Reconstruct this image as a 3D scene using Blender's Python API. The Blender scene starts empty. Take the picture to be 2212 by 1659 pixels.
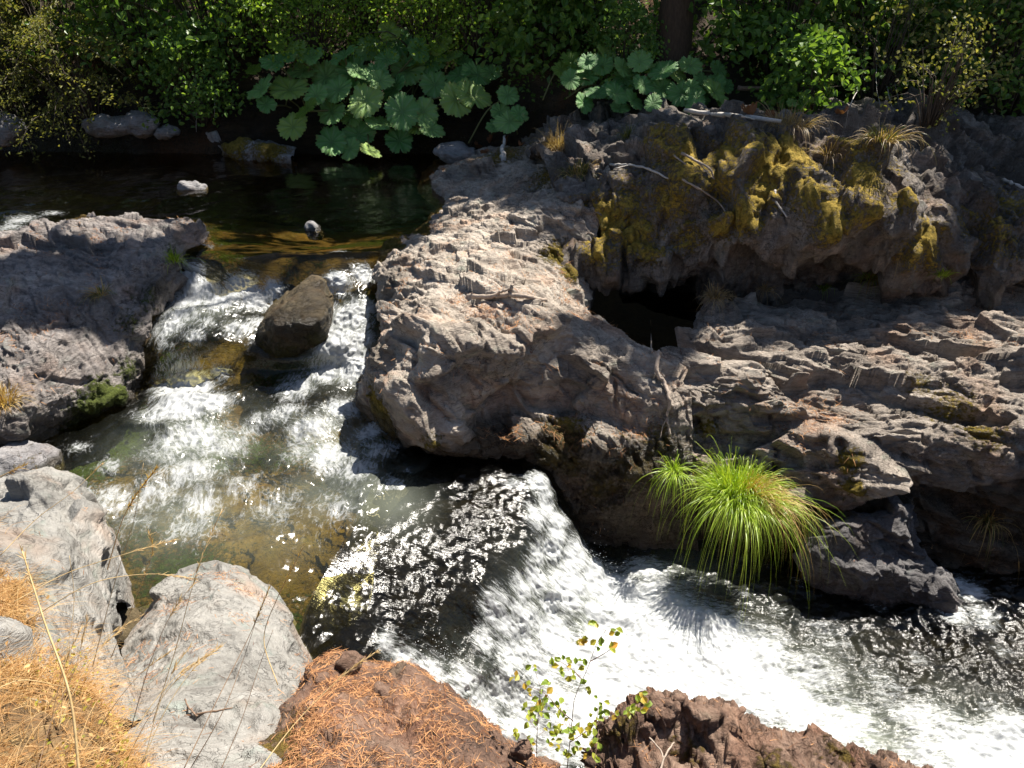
import bpy, math, random
import numpy as np
from mathutils import Vector
from mathutils.bvhtree import BVHTree
from mathutils.kdtree import KDTree
R = math.radians
rng = np.random.default_rng(7)
random.seed(7)
S = bpy.context.scene
COL = S.collection

# ------------------------------------------------------------------ camera, sky, sun, exposure
CAM_H, PITCH, FPX = 2.6, R(30.0), 1662.0          # FPX: focal length in pixels of a 2212-wide picture
cam_d = bpy.data.cameras.new('camera'); cam = bpy.data.objects.new('camera', cam_d); COL.objects.link(cam)
cam.location = (0, 0, CAM_H); cam.rotation_euler = (R(90) - PITCH, 0, 0)
cam_d.sensor_width = 36.0; cam_d.lens = 36.0 * FPX / 2212.0; cam_d.clip_start = 0.05; cam_d.clip_end = 400
S.camera = cam
SUN_EL, SUN_AZ = R(59), R(44)                     # azimuth measured from +Y towards +X
SUNV = np.array([math.sin(SUN_AZ) * math.cos(SUN_EL), math.cos(SUN_AZ) * math.cos(SUN_EL), math.sin(SUN_EL)])
W = bpy.data.worlds.new('World'); S.world = W; W.use_nodes = True
wn = W.node_tree; bg = wn.nodes['Background']
sky = wn.nodes.new('ShaderNodeTexSky'); sky.sky_type = 'NISHITA'; sky.sun_disc = False
sky.sun_elevation = SUN_EL; sky.sun_rotation = SUN_AZ; sky.altitude = 300; sky.dust_density = 1.0
wn.links.new(sky.outputs[0], bg.inputs[0]); bg.inputs[1].default_value = 0.052
sl = bpy.data.lights.new('sun', 'SUN'); sl.energy = 5.0; sl.angle = R(0.53); sl.color = (1.0, 0.94, 0.85)
so = bpy.data.objects.new('sun', sl); COL.objects.link(so)
so.rotation_euler = Vector(SUNV).to_track_quat('Z', 'Y').to_euler(); so.location = (6, 20, 30)
S.view_settings.view_transform = 'Standard'; S.view_settings.look = 'None'
S.view_settings.exposure = 1.17; S.view_settings.gamma = 1.0
S.cycles.max_bounces = 4; S.cycles.diffuse_bounces = 2; S.cycles.glossy_bounces = 2; S.cycles.transmission_bounces = 3
S.cycles.transparent_max_bounces = 10; S.cycles.caustics_reflective = False; S.cycles.caustics_refractive = False
S.cycles.use_denoising = True; S.cycles.sample_clamp_indirect = 6.0

# ------------------------------------------------------------------ geometry helpers
FW = np.array([0, math.cos(PITCH), -math.sin(PITCH)]); UP = np.array([0, math.sin(PITCH), math.cos(PITCH)]); RT = np.array([1.0, 0, 0])
C0 = np.array([0, 0, CAM_H])
def ray(px, py):
    return FW + RT * (px - 1106.0) / FPX + UP * (829.5 - py) / FPX
def V(px, py, z):                                  # world point at height z seen at that place of the photograph
    d = ray(px, py); return C0 + d * (z - CAM_H) / d[2]
def VY(px, py, Y):                                 # world point at distance Y
    d = ray(px, py); return C0 + d * Y / d[1]
def pix(P):
    d = np.atleast_2d(P) - C0; k = d @ FW; return 1106 + FPX * (d @ RT) / k, 829.5 - FPX * (d @ UP) / k
def herm(P, t, s):
    P = np.asarray(P, float); t = np.asarray(t, float); k = len(t)
    m = np.zeros_like(P)
    sh = (-1,) + (1,) * (P.ndim - 1)
    m[1:-1] = (P[2:] - P[:-2]) / (t[2:] - t[:-2]).reshape(sh)
    m[0] = (P[1] - P[0]) / (t[1] - t[0]); m[-1] = (P[-1] - P[-2]) / (t[-1] - t[-2])
    i = np.clip(np.searchsorted(t, s, side='right') - 1, 0, k - 2)
    h = (t[i + 1] - t[i]); u = (s - t[i]) / h
    u = u.reshape(sh); h = h.reshape(sh)
    return ((2*u**3 - 3*u**2 + 1) * P[i] + (u**3 - 2*u**2 + u) * h * m[i] + (-2*u**3 + 3*u**2) * P[i+1] + (u**3 - u**2) * h * m[i+1])
def crv(P, n):
    P = np.asarray(P, float); d = np.linalg.norm(np.diff(P, axis=0), axis=1); t = np.concatenate([[0], np.cumsum(np.maximum(d, 1e-4))])
    return herm(P, t, np.linspace(0, t[-1], n))
def loft(rows, nu, nv):                            # rows of world points -> (nv, nu, 3) smooth grid
    A = np.stack([crv(r, nu) for r in rows])
    d = np.linalg.norm(np.diff(A, axis=0), axis=2).mean(1); t = np.concatenate([[0], np.cumsum(np.maximum(d, 1e-3))])
    return herm(A, t, np.linspace(0, t[-1], nv))
def vrows(rows): return [[V(*p) for p in r] for r in rows]
def gnormals(G):
    du = np.gradient(G, axis=1); dv = np.gradient(G, axis=0)
    n = np.cross(du, dv); n /= np.linalg.norm(n, axis=2, keepdims=True) + 1e-9
    return n
def h3(ix, iy, iz, seed):
    n = (ix.astype(np.int64) * 374761393 + iy.astype(np.int64) * 668265263 + iz.astype(np.int64) * 1440662683 + seed * 974634777) & 0xffffffff
    n = ((n ^ (n >> 13)) * 1274126177) & 0xffffffff
    n = ((n ^ (n >> 16)) * 2246822519) & 0xffffffff
    return ((n ^ (n >> 15)) & 0xffffff) / float(0x1000000)
def vnoise(p, seed=0):
    f = np.floor(p); r = p - f; i = f.astype(np.int64); u = r * r * r * (r * (r * 6 - 15) + 10); o = 0
    for dx in (0, 1):
        for dy in (0, 1):
            for dz in (0, 1):
                w = (u[:, 0] if dx else 1 - u[:, 0]) * (u[:, 1] if dy else 1 - u[:, 1]) * (u[:, 2] if dz else 1 - u[:, 2])
                o = o + w * h3(i[:, 0] + dx, i[:, 1] + dy, i[:, 2] + dz, seed)
    return o * 2 - 1
def fbm(p, seed=0, octv=4, gain=0.5):
    o = 0; a = 1; s = 0
    for k in range(octv):
        o = o + a * vnoise(p * 2.03 ** k + 17.3 * k, seed + k); s += a; a *= gain
    return o / s
def facet(p, seed=0):                              # fractured-block field: every cell is a tilted plane
    f = np.floor(p - 0.5); i = f.astype(np.int64); best = np.full(len(p), 9.0); out = np.zeros(len(p))
    for dx in (0, 1):
        for dy in (0, 1):
            for dz in (0, 1):
                a, b, c = i[:, 0] + dx, i[:, 1] + dy, i[:, 2] + dz
                h1 = h3(a, b, c, seed); h2 = h3(a, b, c, seed + 1); hh = h3(a, b, c, seed + 2)
                rel = p - np.stack([a + .15 + .7 * h1, b + .15 + .7 * h2, c + .15 + .7 * hh], 1)
                d = (rel ** 2).sum(1); m = d < best
                best = np.where(m, d, best)
                g = (h2 - .5) * rel[:, 0] + (hh - .5) * rel[:, 1] + (h1 - .5) * rel[:, 2]
                out = np.where(m, (h3(a, b, c, seed + 5) - .5) + 1.5 * g, out)
    return out
def chisel(p, seed=0):                             # continuous chipped surface: lower envelope of tilted facets
    f = np.floor(p - 0.5); i = f.astype(np.int64); best = np.full(len(p), 9.0)
    for dx in (0, 1):
        for dy in (0, 1):
            for dz in (0, 1):
                a, b, c = i[:, 0] + dx, i[:, 1] + dy, i[:, 2] + dz
                h1 = h3(a, b, c, seed); h2 = h3(a, b, c, seed + 1); hh = h3(a, b, c, seed + 2)
                rel = p - np.stack([a + .2 + .6 * h1, b + .2 + .6 * h2, c + .2 + .6 * hh], 1)
                best = np.minimum(best, (rel ** 2).sum(1) * .9 + 1.1 * ((h2 - .5) * rel[:, 0] + (hh - .5) * rel[:, 1] + (h1 - .5) * rel[:, 2]) + .35 * h3(a, b, c, seed + 5))
    return best * 1.3 - .5
def rotm(ax, ay, az):
    ca, sa, cb, sb, cc, sc = math.cos(ax), math.sin(ax), math.cos(ay), math.sin(ay), math.cos(az), math.sin(az)
    return np.array([[cc, -sc, 0], [sc, cc, 0], [0, 0, 1]]) @ np.array([[cb, 0, sb], [0, 1, 0], [-sb, 0, cb]]) @ np.array([[1, 0, 0], [0, ca, -sa], [0, sa, ca]])

BVH_SRC = []; SURF = {}
def mesh_from(name, verts, faces, smooth=True, attrs=None, uv=None):
    verts = np.asarray(verts, np.float32).reshape(-1, 3); me = bpy.data.meshes.new(name)
    if isinstance(faces, np.ndarray): groups = [faces]
    else: groups = [np.asarray(f) for f in faces if len(f)]
    nl = sum(g.size for g in groups); npoly = sum(len(g) for g in groups)
    me.vertices.add(len(verts)); me.vertices.foreach_set('co', verts.ravel())
    me.loops.add(nl); me.loops.foreach_set('vertex_index', np.concatenate([g.ravel() for g in groups]).astype(np.int32))
    st = np.concatenate([np.full(len(g), g.shape[1]) for g in groups]); starts = np.concatenate([[0], np.cumsum(st)[:-1]])
    me.polygons.add(npoly); me.polygons.foreach_set('loop_start', starts.astype(np.int32))
    try: me.polygons.foreach_set('loop_total', st.astype(np.int32))
    except Exception: pass
    me.polygons.foreach_set('use_smooth', np.full(npoly, bool(smooth)))
    for k, a in (attrs or {}).items():
        at = me.attributes.new(k, 'FLOAT_COLOR', 'POINT'); b = np.ones((len(verts), 4), np.float32); b[:, :a.shape[1]] = a
        at.data.foreach_set('color', b.ravel())
    if uv is not None:
        l = me.uv_layers.new(name='flow'); idx = np.concatenate([g.ravel() for g in groups])
        l.data.foreach_set('uv', np.asarray(uv, np.float32)[idx].ravel())
    me.update(calc_edges=True); me.validate(clean_customdata=False)
    return me
def tag(o, label=None, cat=None, group=None, kind=None):
    if label: o['label'] = label
    if cat: o['category'] = cat
    if group: o['group'] = group
    if kind: o['kind'] = kind
    return o
def link(name, me, mat=None, parent=None, loc=None):
    o = bpy.data.objects.new(name, me); COL.objects.link(o)
    if mat is not None and not me.materials: me.materials.append(mat)
    if parent is not None: o.parent = parent
    if loc is not None: o.location = loc
    return o
def obj(name, verts, faces, mat, parent=None, base=None, smooth=True, attrs=None, uv=None):   # mesh object; base = its origin in the world
    verts = np.asarray(verts, float).reshape(-1, 3)
    if base is None and parent is None:
        base = np.array([verts[:, 0].mean(), verts[:, 1].mean(), verts[:, 2].min()])
    if base is not None: verts = verts - base
    return link(name, mesh_from(name, verts, faces, smooth, attrs, uv), mat, parent, None if (parent is not None or base is None) else tuple(base))
def empty(name, loc):
    o = bpy.data.objects.new(name, None); COL.objects.link(o); o.location = tuple(loc); o.empty_display_size = .1
    return o
def gridfaces(nv, nu):
    i = np.arange(nv * nu).reshape(nv, nu)
    return np.stack([i[:-1, :-1], i[:-1, 1:], i[1:, 1:], i[1:, :-1]], -1).reshape(-1, 4)
def tube(path, rad, sides=6):
    P = np.asarray(path, float); n = len(P); rad = np.broadcast_to(np.asarray(rad, float), (n,))
    T = np.gradient(P, axis=0); T /= np.linalg.norm(T, axis=1, keepdims=True) + 1e-9
    ref = np.where(np.abs(T[:, 2:3]) > .9, np.array([[1.0, 0, 0]]), np.array([[0, 0, 1.0]]))
    A = np.cross(T, ref); A /= np.linalg.norm(A, axis=1, keepdims=True) + 1e-9; B = np.cross(T, A)
    a = np.linspace(0, 2 * np.pi, sides, endpoint=False)
    v = P[:, None] + rad[:, None, None] * (np.cos(a)[None, :, None] * A[:, None] + np.sin(a)[None, :, None] * B[:, None])
    i = np.arange(n * sides).reshape(n, sides); j = np.roll(i, -1, axis=1)
    f = np.stack([i[:-1], j[:-1], j[1:], i[1:]], -1).reshape(-1, 4)
    v = v.reshape(-1, 3); v = np.concatenate([v, P[:1], P[-1:]]); c0, c1 = len(v) - 2, len(v) - 1
    caps = np.concatenate([np.stack([j[0], i[0], np.full(sides, c0)], -1), np.stack([i[-1], j[-1], np.full(sides, c1)], -1)])
    return v, f, caps
class MB:                                          # collects pieces of ONE mesh
    def __init__(s): s.v = []; s.f = {}; s.n = 0
    def add(s, v, *fs):
        v = np.asarray(v, float).reshape(-1, 3); s.v.append(v)
        for f in fs:
            f = np.asarray(f)
            if len(f): s.f.setdefault(f.shape[1], []).append(f + s.n)
        s.n += len(v)
    def tube(s, path, rad, sides=6): s.add(*tube(path, rad, sides))
    def data(s): return np.concatenate(s.v), [np.concatenate(x) for x in s.f.values()]
    def obj(s, name, mat, parent=None, base=None, smooth=True):
        v, f = s.data(); return obj(name, v, f, mat, parent, base, smooth)
def unit(a): return a / (np.linalg.norm(a, axis=-1, keepdims=True) + 1e-9)

# ------------------------------------------------------------------ material helpers
class NT:
    def __init__(s, name):
        s.m = bpy.data.materials.new(name); s.m.use_nodes = True; s.t = s.m.node_tree
        for n in list(s.t.nodes): s.t.nodes.remove(n)
        s.out = s.t.nodes.new('ShaderNodeOutputMaterial')
    def n(s, typ, ins=None, **props):
        x = s.t.nodes.new('ShaderNode' + typ)
        for k, v in props.items(): setattr(x, k, v)
        for k, v in (ins or {}).items(): s.set(x.inputs[k], v)
        return x
    def set(s, inp, v):
        if isinstance(v, bpy.types.NodeSocket): s.t.links.new(v, inp)
        elif isinstance(v, bpy.types.Node): s.t.links.new(v.outputs[0], inp)
        else:
            if isinstance(v, (tuple, list)) and len(v) == 3 and inp.type == 'RGBA': v = (*v, 1)
            inp.default_value = v
    def math(s, op, a, b=0.0, c=None, clamp=False):
        x = s.t.nodes.new('ShaderNodeMath'); x.operation = op; x.use_clamp = clamp
        s.set(x.inputs[0], a); s.set(x.inputs[1], b)
        if c is not None: s.set(x.inputs[2], c)
        return x.outputs[0]
    def mix(s, f, a, b, blend='MIX'):
        x = s.t.nodes.new('ShaderNodeMix'); x.data_type = 'RGBA'; x.blend_type = blend
        s.set(x.inputs[0], f); s.set(x.inputs[6], a); s.set(x.inputs[7], b); return x.outputs[2]
    def ramp(s, f, stops):
        x = s.t.nodes.new('ShaderNodeValToRGB'); e = x.color_ramp.elements
        while len(e) < len(stops): e.new(0.5)
        for k, (p, c) in enumerate(stops):
            e[k].position = p; e[k].color = (*c, 1) if len(c) == 3 else c
        s.set(x.inputs[0], f); return x.outputs[0]
    def rng(s, v, a, b, c=0.0, d=1.0, smooth=True):
        x = s.t.nodes.new('ShaderNodeMapRange'); x.interpolation_type = 'SMOOTHSTEP' if smooth else 'LINEAR'
        for k, q in enumerate((v, a, b, c, d)): s.set(x.inputs[k], q)
        return x.outputs[0]
    def noise(s, vec, scale, detail=4, rough=.55, dist=0.0):
        return s.n('TexNoise', {'Vector': vec, 'Scale': scale, 'Detail': detail, 'Roughness': rough, 'Distortion': dist}).outputs[0]
    def obj(s): return s.n('TexCoord').outputs['Object']
    def map(s, vec, sc=(1, 1, 1), rot=(0, 0, 0)):
        return s.n('Mapping', {'Vector': vec, 'Scale': sc, 'Rotation': rot}).outputs[0]
    def bump(s, h, strength, dist, nrm=None):
        i = {'Height': h, 'Strength': strength, 'Distance': dist}
        if nrm is not None: i['Normal'] = nrm
        return s.n('Bump', i).outputs[0]
    def done(s, surf): s.t.links.new(surf, s.out.inputs[0]); return s.m

def rock_mat(name, dark, mid, light, moss=(.21, .155, .02), litter=(.34, .13, .045), sc=1.0, rot=(.5, .3, .4), stretch=(1, 1, 3.2), bump=1.0, crk=.7, flk=.6):
    t = NT(name); o = t.obj()
    m = t.map(o, stretch, rot)
    n1 = t.noise(m, 1.6 * sc, 9, .62, .4); n2 = t.noise(o, 14 * sc, 6, .6); n3 = t.noise(m, 45 * sc, 5, .65)
    a = t.math('ADD', t.math('MULTIPLY', n1, .55), t.math('ADD', t.math('MULTIPLY', n2, .25), t.math('MULTIPLY', n3, .2)))
    c = t.ramp(a, [(.36, dark), (.5, mid), (.64, light)])
    # warm, purple and greenish tints of the slate
    c = t.mix(t.rng(t.noise(o, 2.3, 3), .5, .72), c, t.mix(1.0, c, (1.12, .93, .82), 'MULTIPLY'))
    c = t.mix(t.rng(t.noise(m, 5.0, 3), .55, .75), c, t.mix(1.0, c, (.86, .98, .96), 'MULTIPLY'))
    vor = t.n('TexVoronoi', {'Vector': t.map(t.n('VectorMath', {0: m, 1: t.n('TexNoise', {'Vector': o, 'Scale': 6.0, 'Detail': 3.0}).outputs[1]}, operation='ADD').outputs[0]), 'Scale': 7.0 * sc}, feature='DISTANCE_TO_EDGE').outputs[0]
    crack = t.rng(vor, 0.0, .035, 1.0, 0.0)
    crack = t.math('MULTIPLY', crack, t.rng(t.noise(o, 3.5, 2), .45, .6))
    c = t.mix(t.math('MULTIPLY', crack, crk), c, (.025, .022, .02))
    fl = t.n('TexNoise', {'Vector': t.map(o, (4 * sc, 9 * sc, 42 * sc), (rot[0] + .3, rot[1] + .2, rot[2])), 'Scale': 1.0, 'Detail': 5.0, 'Roughness': .7, 'Distortion': .6}).outputs[0]
    c = t.mix(t.math('MULTIPLY', t.rng(fl, .46, .36), flk), c, t.mix(1.0, c, (.45, .42, .4), 'MULTIPLY'))
    # lichen flecks
    c = t.mix(t.math('MULTIPLY', t.rng(t.noise(o, 60, 3, .7), .66, .74), .45), c, (.42, .41, .38))
    at = t.n('Attribute', attribute_name='mask'); sp = t.n('SeparateColor', {0: at.outputs[0]})
    mo, li, we = sp.outputs[0], sp.outputs[1], sp.outputs[2]
    nm = t.noise(o, 30, 6, .65)
    lf = t.rng(t.math('ADD', li, t.math('MULTIPLY', t.math('SUBTRACT', t.noise(t.map(o, (1, 1, 1), (.3, .2, .8)), 55, 4, .7), .5), 1.6)), .42, .62)
    lc = t.mix(t.noise(o, 120, 3), litter, (litter[0] * .45, litter[1] * .4, litter[2] * .4))
    c = t.mix(lf, c, lc)
    mf = t.rng(t.math('ADD', mo, t.math('MULTIPLY', t.math('SUBTRACT', nm, .5), 1.9)), .32, .72)
    mc = t.ramp(t.noise(o, 24, 5, .7), [(.3, tuple(x * .4 for x in moss)), (.5, moss), (.7, (moss[0] * 1.55, moss[1] * 1.45, moss[2] * 1.8))])
    c = t.mix(mf, c, mc)
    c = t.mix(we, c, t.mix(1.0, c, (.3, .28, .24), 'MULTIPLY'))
    rough = t.math('SUBTRACT', .82, t.math('MULTIPLY', we, .6)); rough = t.math('ADD', rough, t.math('MULTIPLY', mf, .15), clamp=True)
    hb = t.math('ADD', t.math('MULTIPLY', n3, .5), t.math('MULTIPLY', t.noise(m, 18 * sc, 8, .7), 1.0))
    hb = t.math('SUBTRACT', hb, t.math('MULTIPLY', crack, .7 * crk)); hb = t.math('ADD', hb, t.math('MULTIPLY', fl, .9))
    b1 = t.bump(hb, .85 * bump, .03)
    b2 = t.bump(t.math('MULTIPLY', t.math('ADD', nm, t.noise(o, 110, 3)), mf), .9, .03, b1)
    p = t.n('BsdfPrincipled', {'Base Color': c, 'Roughness': rough, 'Normal': b2, 'Specular IOR Level': .35})
    return t.done(p.outputs[0])

def leaf_mat(name, cols, rough=.45, trans=.35, sc=6.0, vein=None):
    t = NT(name); o = t.obj()
    rnd = t.n('NewGeometry').outputs['Random Per Island'] if vein is None else t.n('ObjectInfo').outputs['Random']
    f = t.math('ADD', t.math('MULTIPLY', rnd, .65), t.math('MULTIPLY', t.noise(o, sc, 3), .35))
    k = len(cols); c = t.ramp(f, [(.12 + .76 * i / (k - 1), x) for i, x in enumerate(cols)])
    nrm = None
    if vein is not None:
        at = t.n('Attribute', attribute_name='vein'); sv = t.n('SeparateColor', {0: at.outputs[0]})
        c = t.mix(t.math('MULTIPLY', sv.outputs[0], .55), c, vein)
        c = t.mix(sv.outputs[1], c, t.mix(1.0, c, (.62, .68, .6), 'MULTIPLY'))
        c = t.mix(t.math('MULTIPLY', sv.outputs[2], t.rng(t.noise(o, 9, 3), .45, .6)), c, (.24, .17, .05))
        nrm = t.bump(t.math('ADD', sv.outputs[0], t.noise(o, 40, 3)), .6, .01)
    ins = {'Base Color': c, 'Roughness': rough, 'Specular IOR Level': .4}
    if nrm is not None: ins['Normal'] = nrm
    p = t.n('BsdfPrincipled', ins)
    tr = t.n('BsdfTranslucent', {0: t.mix(1.0, c, (1.3, 1.25, .5), 'MULTIPLY')})
    mx = t.n('MixShader', {0: trans, 1: p.outputs[0], 2: tr.outputs[0]})
    return t.done(mx.outputs[0])

def plain_mat(name, a, b, sc=30, rough=.8, bump=.5, stretch=(1, 1, 1), island=False):
    t = NT(name); o = t.map(t.obj(), stretch); n = t.noise(o, sc, 6, .65)
    f = n if not island else t.math('ADD', t.math('MULTIPLY', n, .4), t.math('MULTIPLY', t.n('NewGeometry').outputs['Random Per Island'], .6))
    c = t.ramp(f, [(.25, a), (.75, b)])
    p = t.n('BsdfPrincipled', {'Base Color': c, 'Roughness': rough, 'Normal': t.bump(n, bump, .01), 'Specular IOR Level': .3})
    return t.done(p.outputs[0])

def water_mat(name, tint, milkc=(.40, .44, .36), bsc=22.0, bstr=.5, rough=.04, fsc=5.0, fst=(1, 1, 1), depth=0.03, foamc=(.50, .515, .52)):
    t = NT(name); o = t.obj(); uv = t.n('UVMap', uv_map='flow').outputs[0]; fl = t.map(uv, fst)
    at = t.n('Attribute', attribute_name='foam'); sp = t.n('SeparateColor', {0: at.outputs[0]}); fo, mi, tu = sp.outputs[0], sp.outputs[1], sp.outputs[2]
    n1 = t.noise(fl, fsc, 6, .6, .8); n2 = t.noise(fl, fsc * 3.7, 6, .7, .3); n3 = t.noise(o, 95, 3, .7)
    n = t.math('ADD', t.math('MULTIPLY', n1, .42), t.math('ADD', t.math('MULTIPLY', n2, .33), t.math('MULTIPLY', n3, .25)))
    fil = t.math('SUBTRACT', 1.0, t.math('MULTIPLY', t.math('ABSOLUTE', t.math('SUBTRACT', t.noise(fl, fsc * 1.6, 4, .55, 1.4), .5)), 9.0), clamp=True)
    n = t.rng(n, .36, .64, 0.0, 1.0, False); n = t.math('ADD', t.math('MULTIPLY', n, .74), t.math('MULTIPLY', fil, .34))
    fac = t.math('MULTIPLY', t.rng(t.math('SUBTRACT', t.math('ADD', n, fo), 1.0), -.18, .62), .95)
    hb = t.math('ADD', t.noise(fl, bsc * .35, 3, .5, .5), t.math('ADD', t.math('MULTIPLY', t.noise(fl, bsc, 4, .6), .7), t.math('MULTIPLY', t.noise(o, bsc * 4, 2), .24)))
    bn = t.n('Bump', {'Height': hb, 'Strength': t.math('MULTIPLY', t.math('ADD', tu, .12), bstr), 'Distance': depth}).outputs[0]
    gl = t.n('BsdfGlossy', {'Color': (1, 1, 1), 'Roughness': rough, 'Normal': bn}, distribution='GGX')
    tr = t.n('BsdfTransparent', {0: tint})
    mk = t.n('BsdfDiffuse', {0: milkc, 'Normal': bn})
    body = t.n('MixShader', {0: mi, 1: tr.outputs[0], 2: mk.outputs[0]})
    fr = t.n('Fresnel', {'IOR': 1.33, 'Normal': bn})
    wat = t.n('MixShader', {0: fr.outputs[0], 1: body.outputs[0], 2: gl.outputs[0]})
    fb = t.bump(t.math('ADD', n1, t.math('ADD', n2, t.math('MULTIPLY', n3, .5))), .35, .015)
    fd = t.n('BsdfPrincipled', {'Base Color': foamc, 'Roughness': .35, 'Normal': fb, 'Specular IOR Level': .35})
    ft = t.n('BsdfTranslucent', {0: foamc, 'Normal': fb})
    foam = t.n('MixShader', {0: .25, 1: fd.outputs[0], 2: ft.outputs[0]})
    return t.done(t.n('MixShader', {0: fac, 1: wat.outputs[0], 2: foam.outputs[0]}).outputs[0])

# ------------------------------------------------------------------ rock builder
def wblob(P, blobs):                               # soft patches on a surface, given as (place in picture, height, radius in metres, strength)
    o = np.zeros(len(P))
    for px, py, z, r, s in blobs:
        c = V(px, py, z); o = np.maximum(o, s * np.exp(-((P - c) ** 2).sum(1) / (r * r)))
    return o
def wblob_on(P, blobs):                            # the same, centred on the surface point that stands there
    if not len(blobs): return np.zeros(len(P))
    d = P - C0; k = d @ FW; sx = 1106 + FPX * (d @ RT) / k; sy = 829.5 - FPX * (d @ UP) / k
    o = np.zeros(len(P))
    for px, py, r, s in blobs:
        q = (sx - px) ** 2 + (sy - py) ** 2; near = q < q.min() + 60; idx = np.where(near)[0]; c = P[idx[np.argmin(k[idx])]]
        o = np.maximum(o, s * np.exp(-((P - c) ** 2).sum(1) / (r * r)))
    return o
FOLI = rotm(.5, .25, .6) @ np.diag([1.0, 1.4, 3.0])
def rockify(P, N, amp, sc, seed, foli=FOLI, sharp=1.0, low=.8, rag=.5):
    q = P @ foli + 0.35 * np.stack([fbm(P * 1.7, seed + 31), fbm(P * 1.7, seed + 37), fbm(P * 1.7, seed + 41)], 1)
    q2 = P @ rotm(.9, -.4, 1.1) + .2 * np.stack([fbm(P * 2.1, seed + 32), fbm(P * 2.1, seed + 38), fbm(P * 2.1, seed + 42)], 1)
    lo = low * fbm(P / (sc * 2.2), seed, 3)
    hi = sharp * (.85 * chisel(q2 / (sc * 1.1), seed + 3) + .5 * chisel(q / (sc * .7), seed + 9) + .22 * chisel(q / (sc * .3), seed + 15))
    hi = hi + rag * (.55 * facet(q / (sc * .9), seed + 51) + .3 * facet(q / (sc * .45), seed + 57) + .12 * facet(q / (sc * .2), seed + 63)) + .10 * fbm(q / (sc * .16), seed + 21, 3)
    return P + N * (amp * (lo + hi))[:, None], hi
def strata(P, dirn, wl, seed, warp=.8, lat=4.0):      # broken ledges: rises along dirn, then drops abruptly
    d = unit(np.array(dirn, float)); e = unit(np.cross(d, [0.1, .2, 1.0]))
    s_ = P @ d / wl + warp * fbm(P * (.5 / wl) , seed, 3) + .22 * fbm(P * (2.2 / wl), seed + 5, 3)
    k = np.floor(s_); f = s_ - k; z = np.zeros(len(P), np.int64)
    l_ = P @ e / (wl * lat) + 7 * h3(k.astype(np.int64), z, z, seed + 7) + .25 * vnoise(P / wl, seed + 8); m = np.floor(l_); g = l_ - m
    a = h3(k.astype(np.int64), m.astype(np.int64), z, seed + 9) ** 1.3; b = h3(k.astype(np.int64), m.astype(np.int64), z + 3, seed + 9) - .5
    return a * (f * np.clip((1 - f) * 9, 0, 1) - .35) + .35 * b * np.clip(np.minimum(g, 1 - g) * 12, 0, 1)
def shards(P, N, size, area, seed, A=np.eye(3), tilt=.2, off=.1, stren=.85, crack=.0, soft=.25, warp=.06):   # breaks a surface into flat tilted plates
    r = np.random.default_rng(seed); n = int(np.clip(area / (size * size), 12, 9000)); ids = r.choice(len(P), min(n, len(P)), replace=False)
    A = A / np.abs(np.linalg.det(A)) ** (1 / 3); kd = KDTree(len(ids)); Q = P @ A
    for j, i in enumerate(ids): kd.insert(Vector(Q[i]), j)
    kd.balance()
    Qw = Q + size * warp * np.stack([fbm(P / size * 1.6, seed + 1, 2), fbm(P / size * 1.6, seed + 2, 2), fbm(P / size * 1.6, seed + 3, 2)], 1)
    res = [kd.find_n(q, 2) for q in Qw.tolist()]
    k = np.array([x[0][1] for x in res]); gap = np.array([x[-1][2] - x[0][2] for x in res]) / size; k2 = np.array([x[-1][1] for x in res])
    Sx = P[ids]; ns = unit(N[ids] + tilt * r.normal(size=(len(ids), 3))); of = off * size * r.normal(size=len(ids)); ck = r.uniform(size=len(ids))
    def plane(k): return np.clip(((Sx[k] - P) * ns[k]).sum(1) / np.clip((N * ns[k]).sum(1), .5, 1), -.3 * size, .3 * size) * stren + of[k]
    wb = .5 * np.clip(1 - gap / max(soft, 1e-3), 0, 1); t = plane(k) * (1 - wb) + plane(k2) * wb
    if crack: t = t - crack * size * np.clip(1 - gap / .10, 0, 1) * ((ck[k] + ck[k2]) > .95)
    return P + N * t[:, None]
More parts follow.
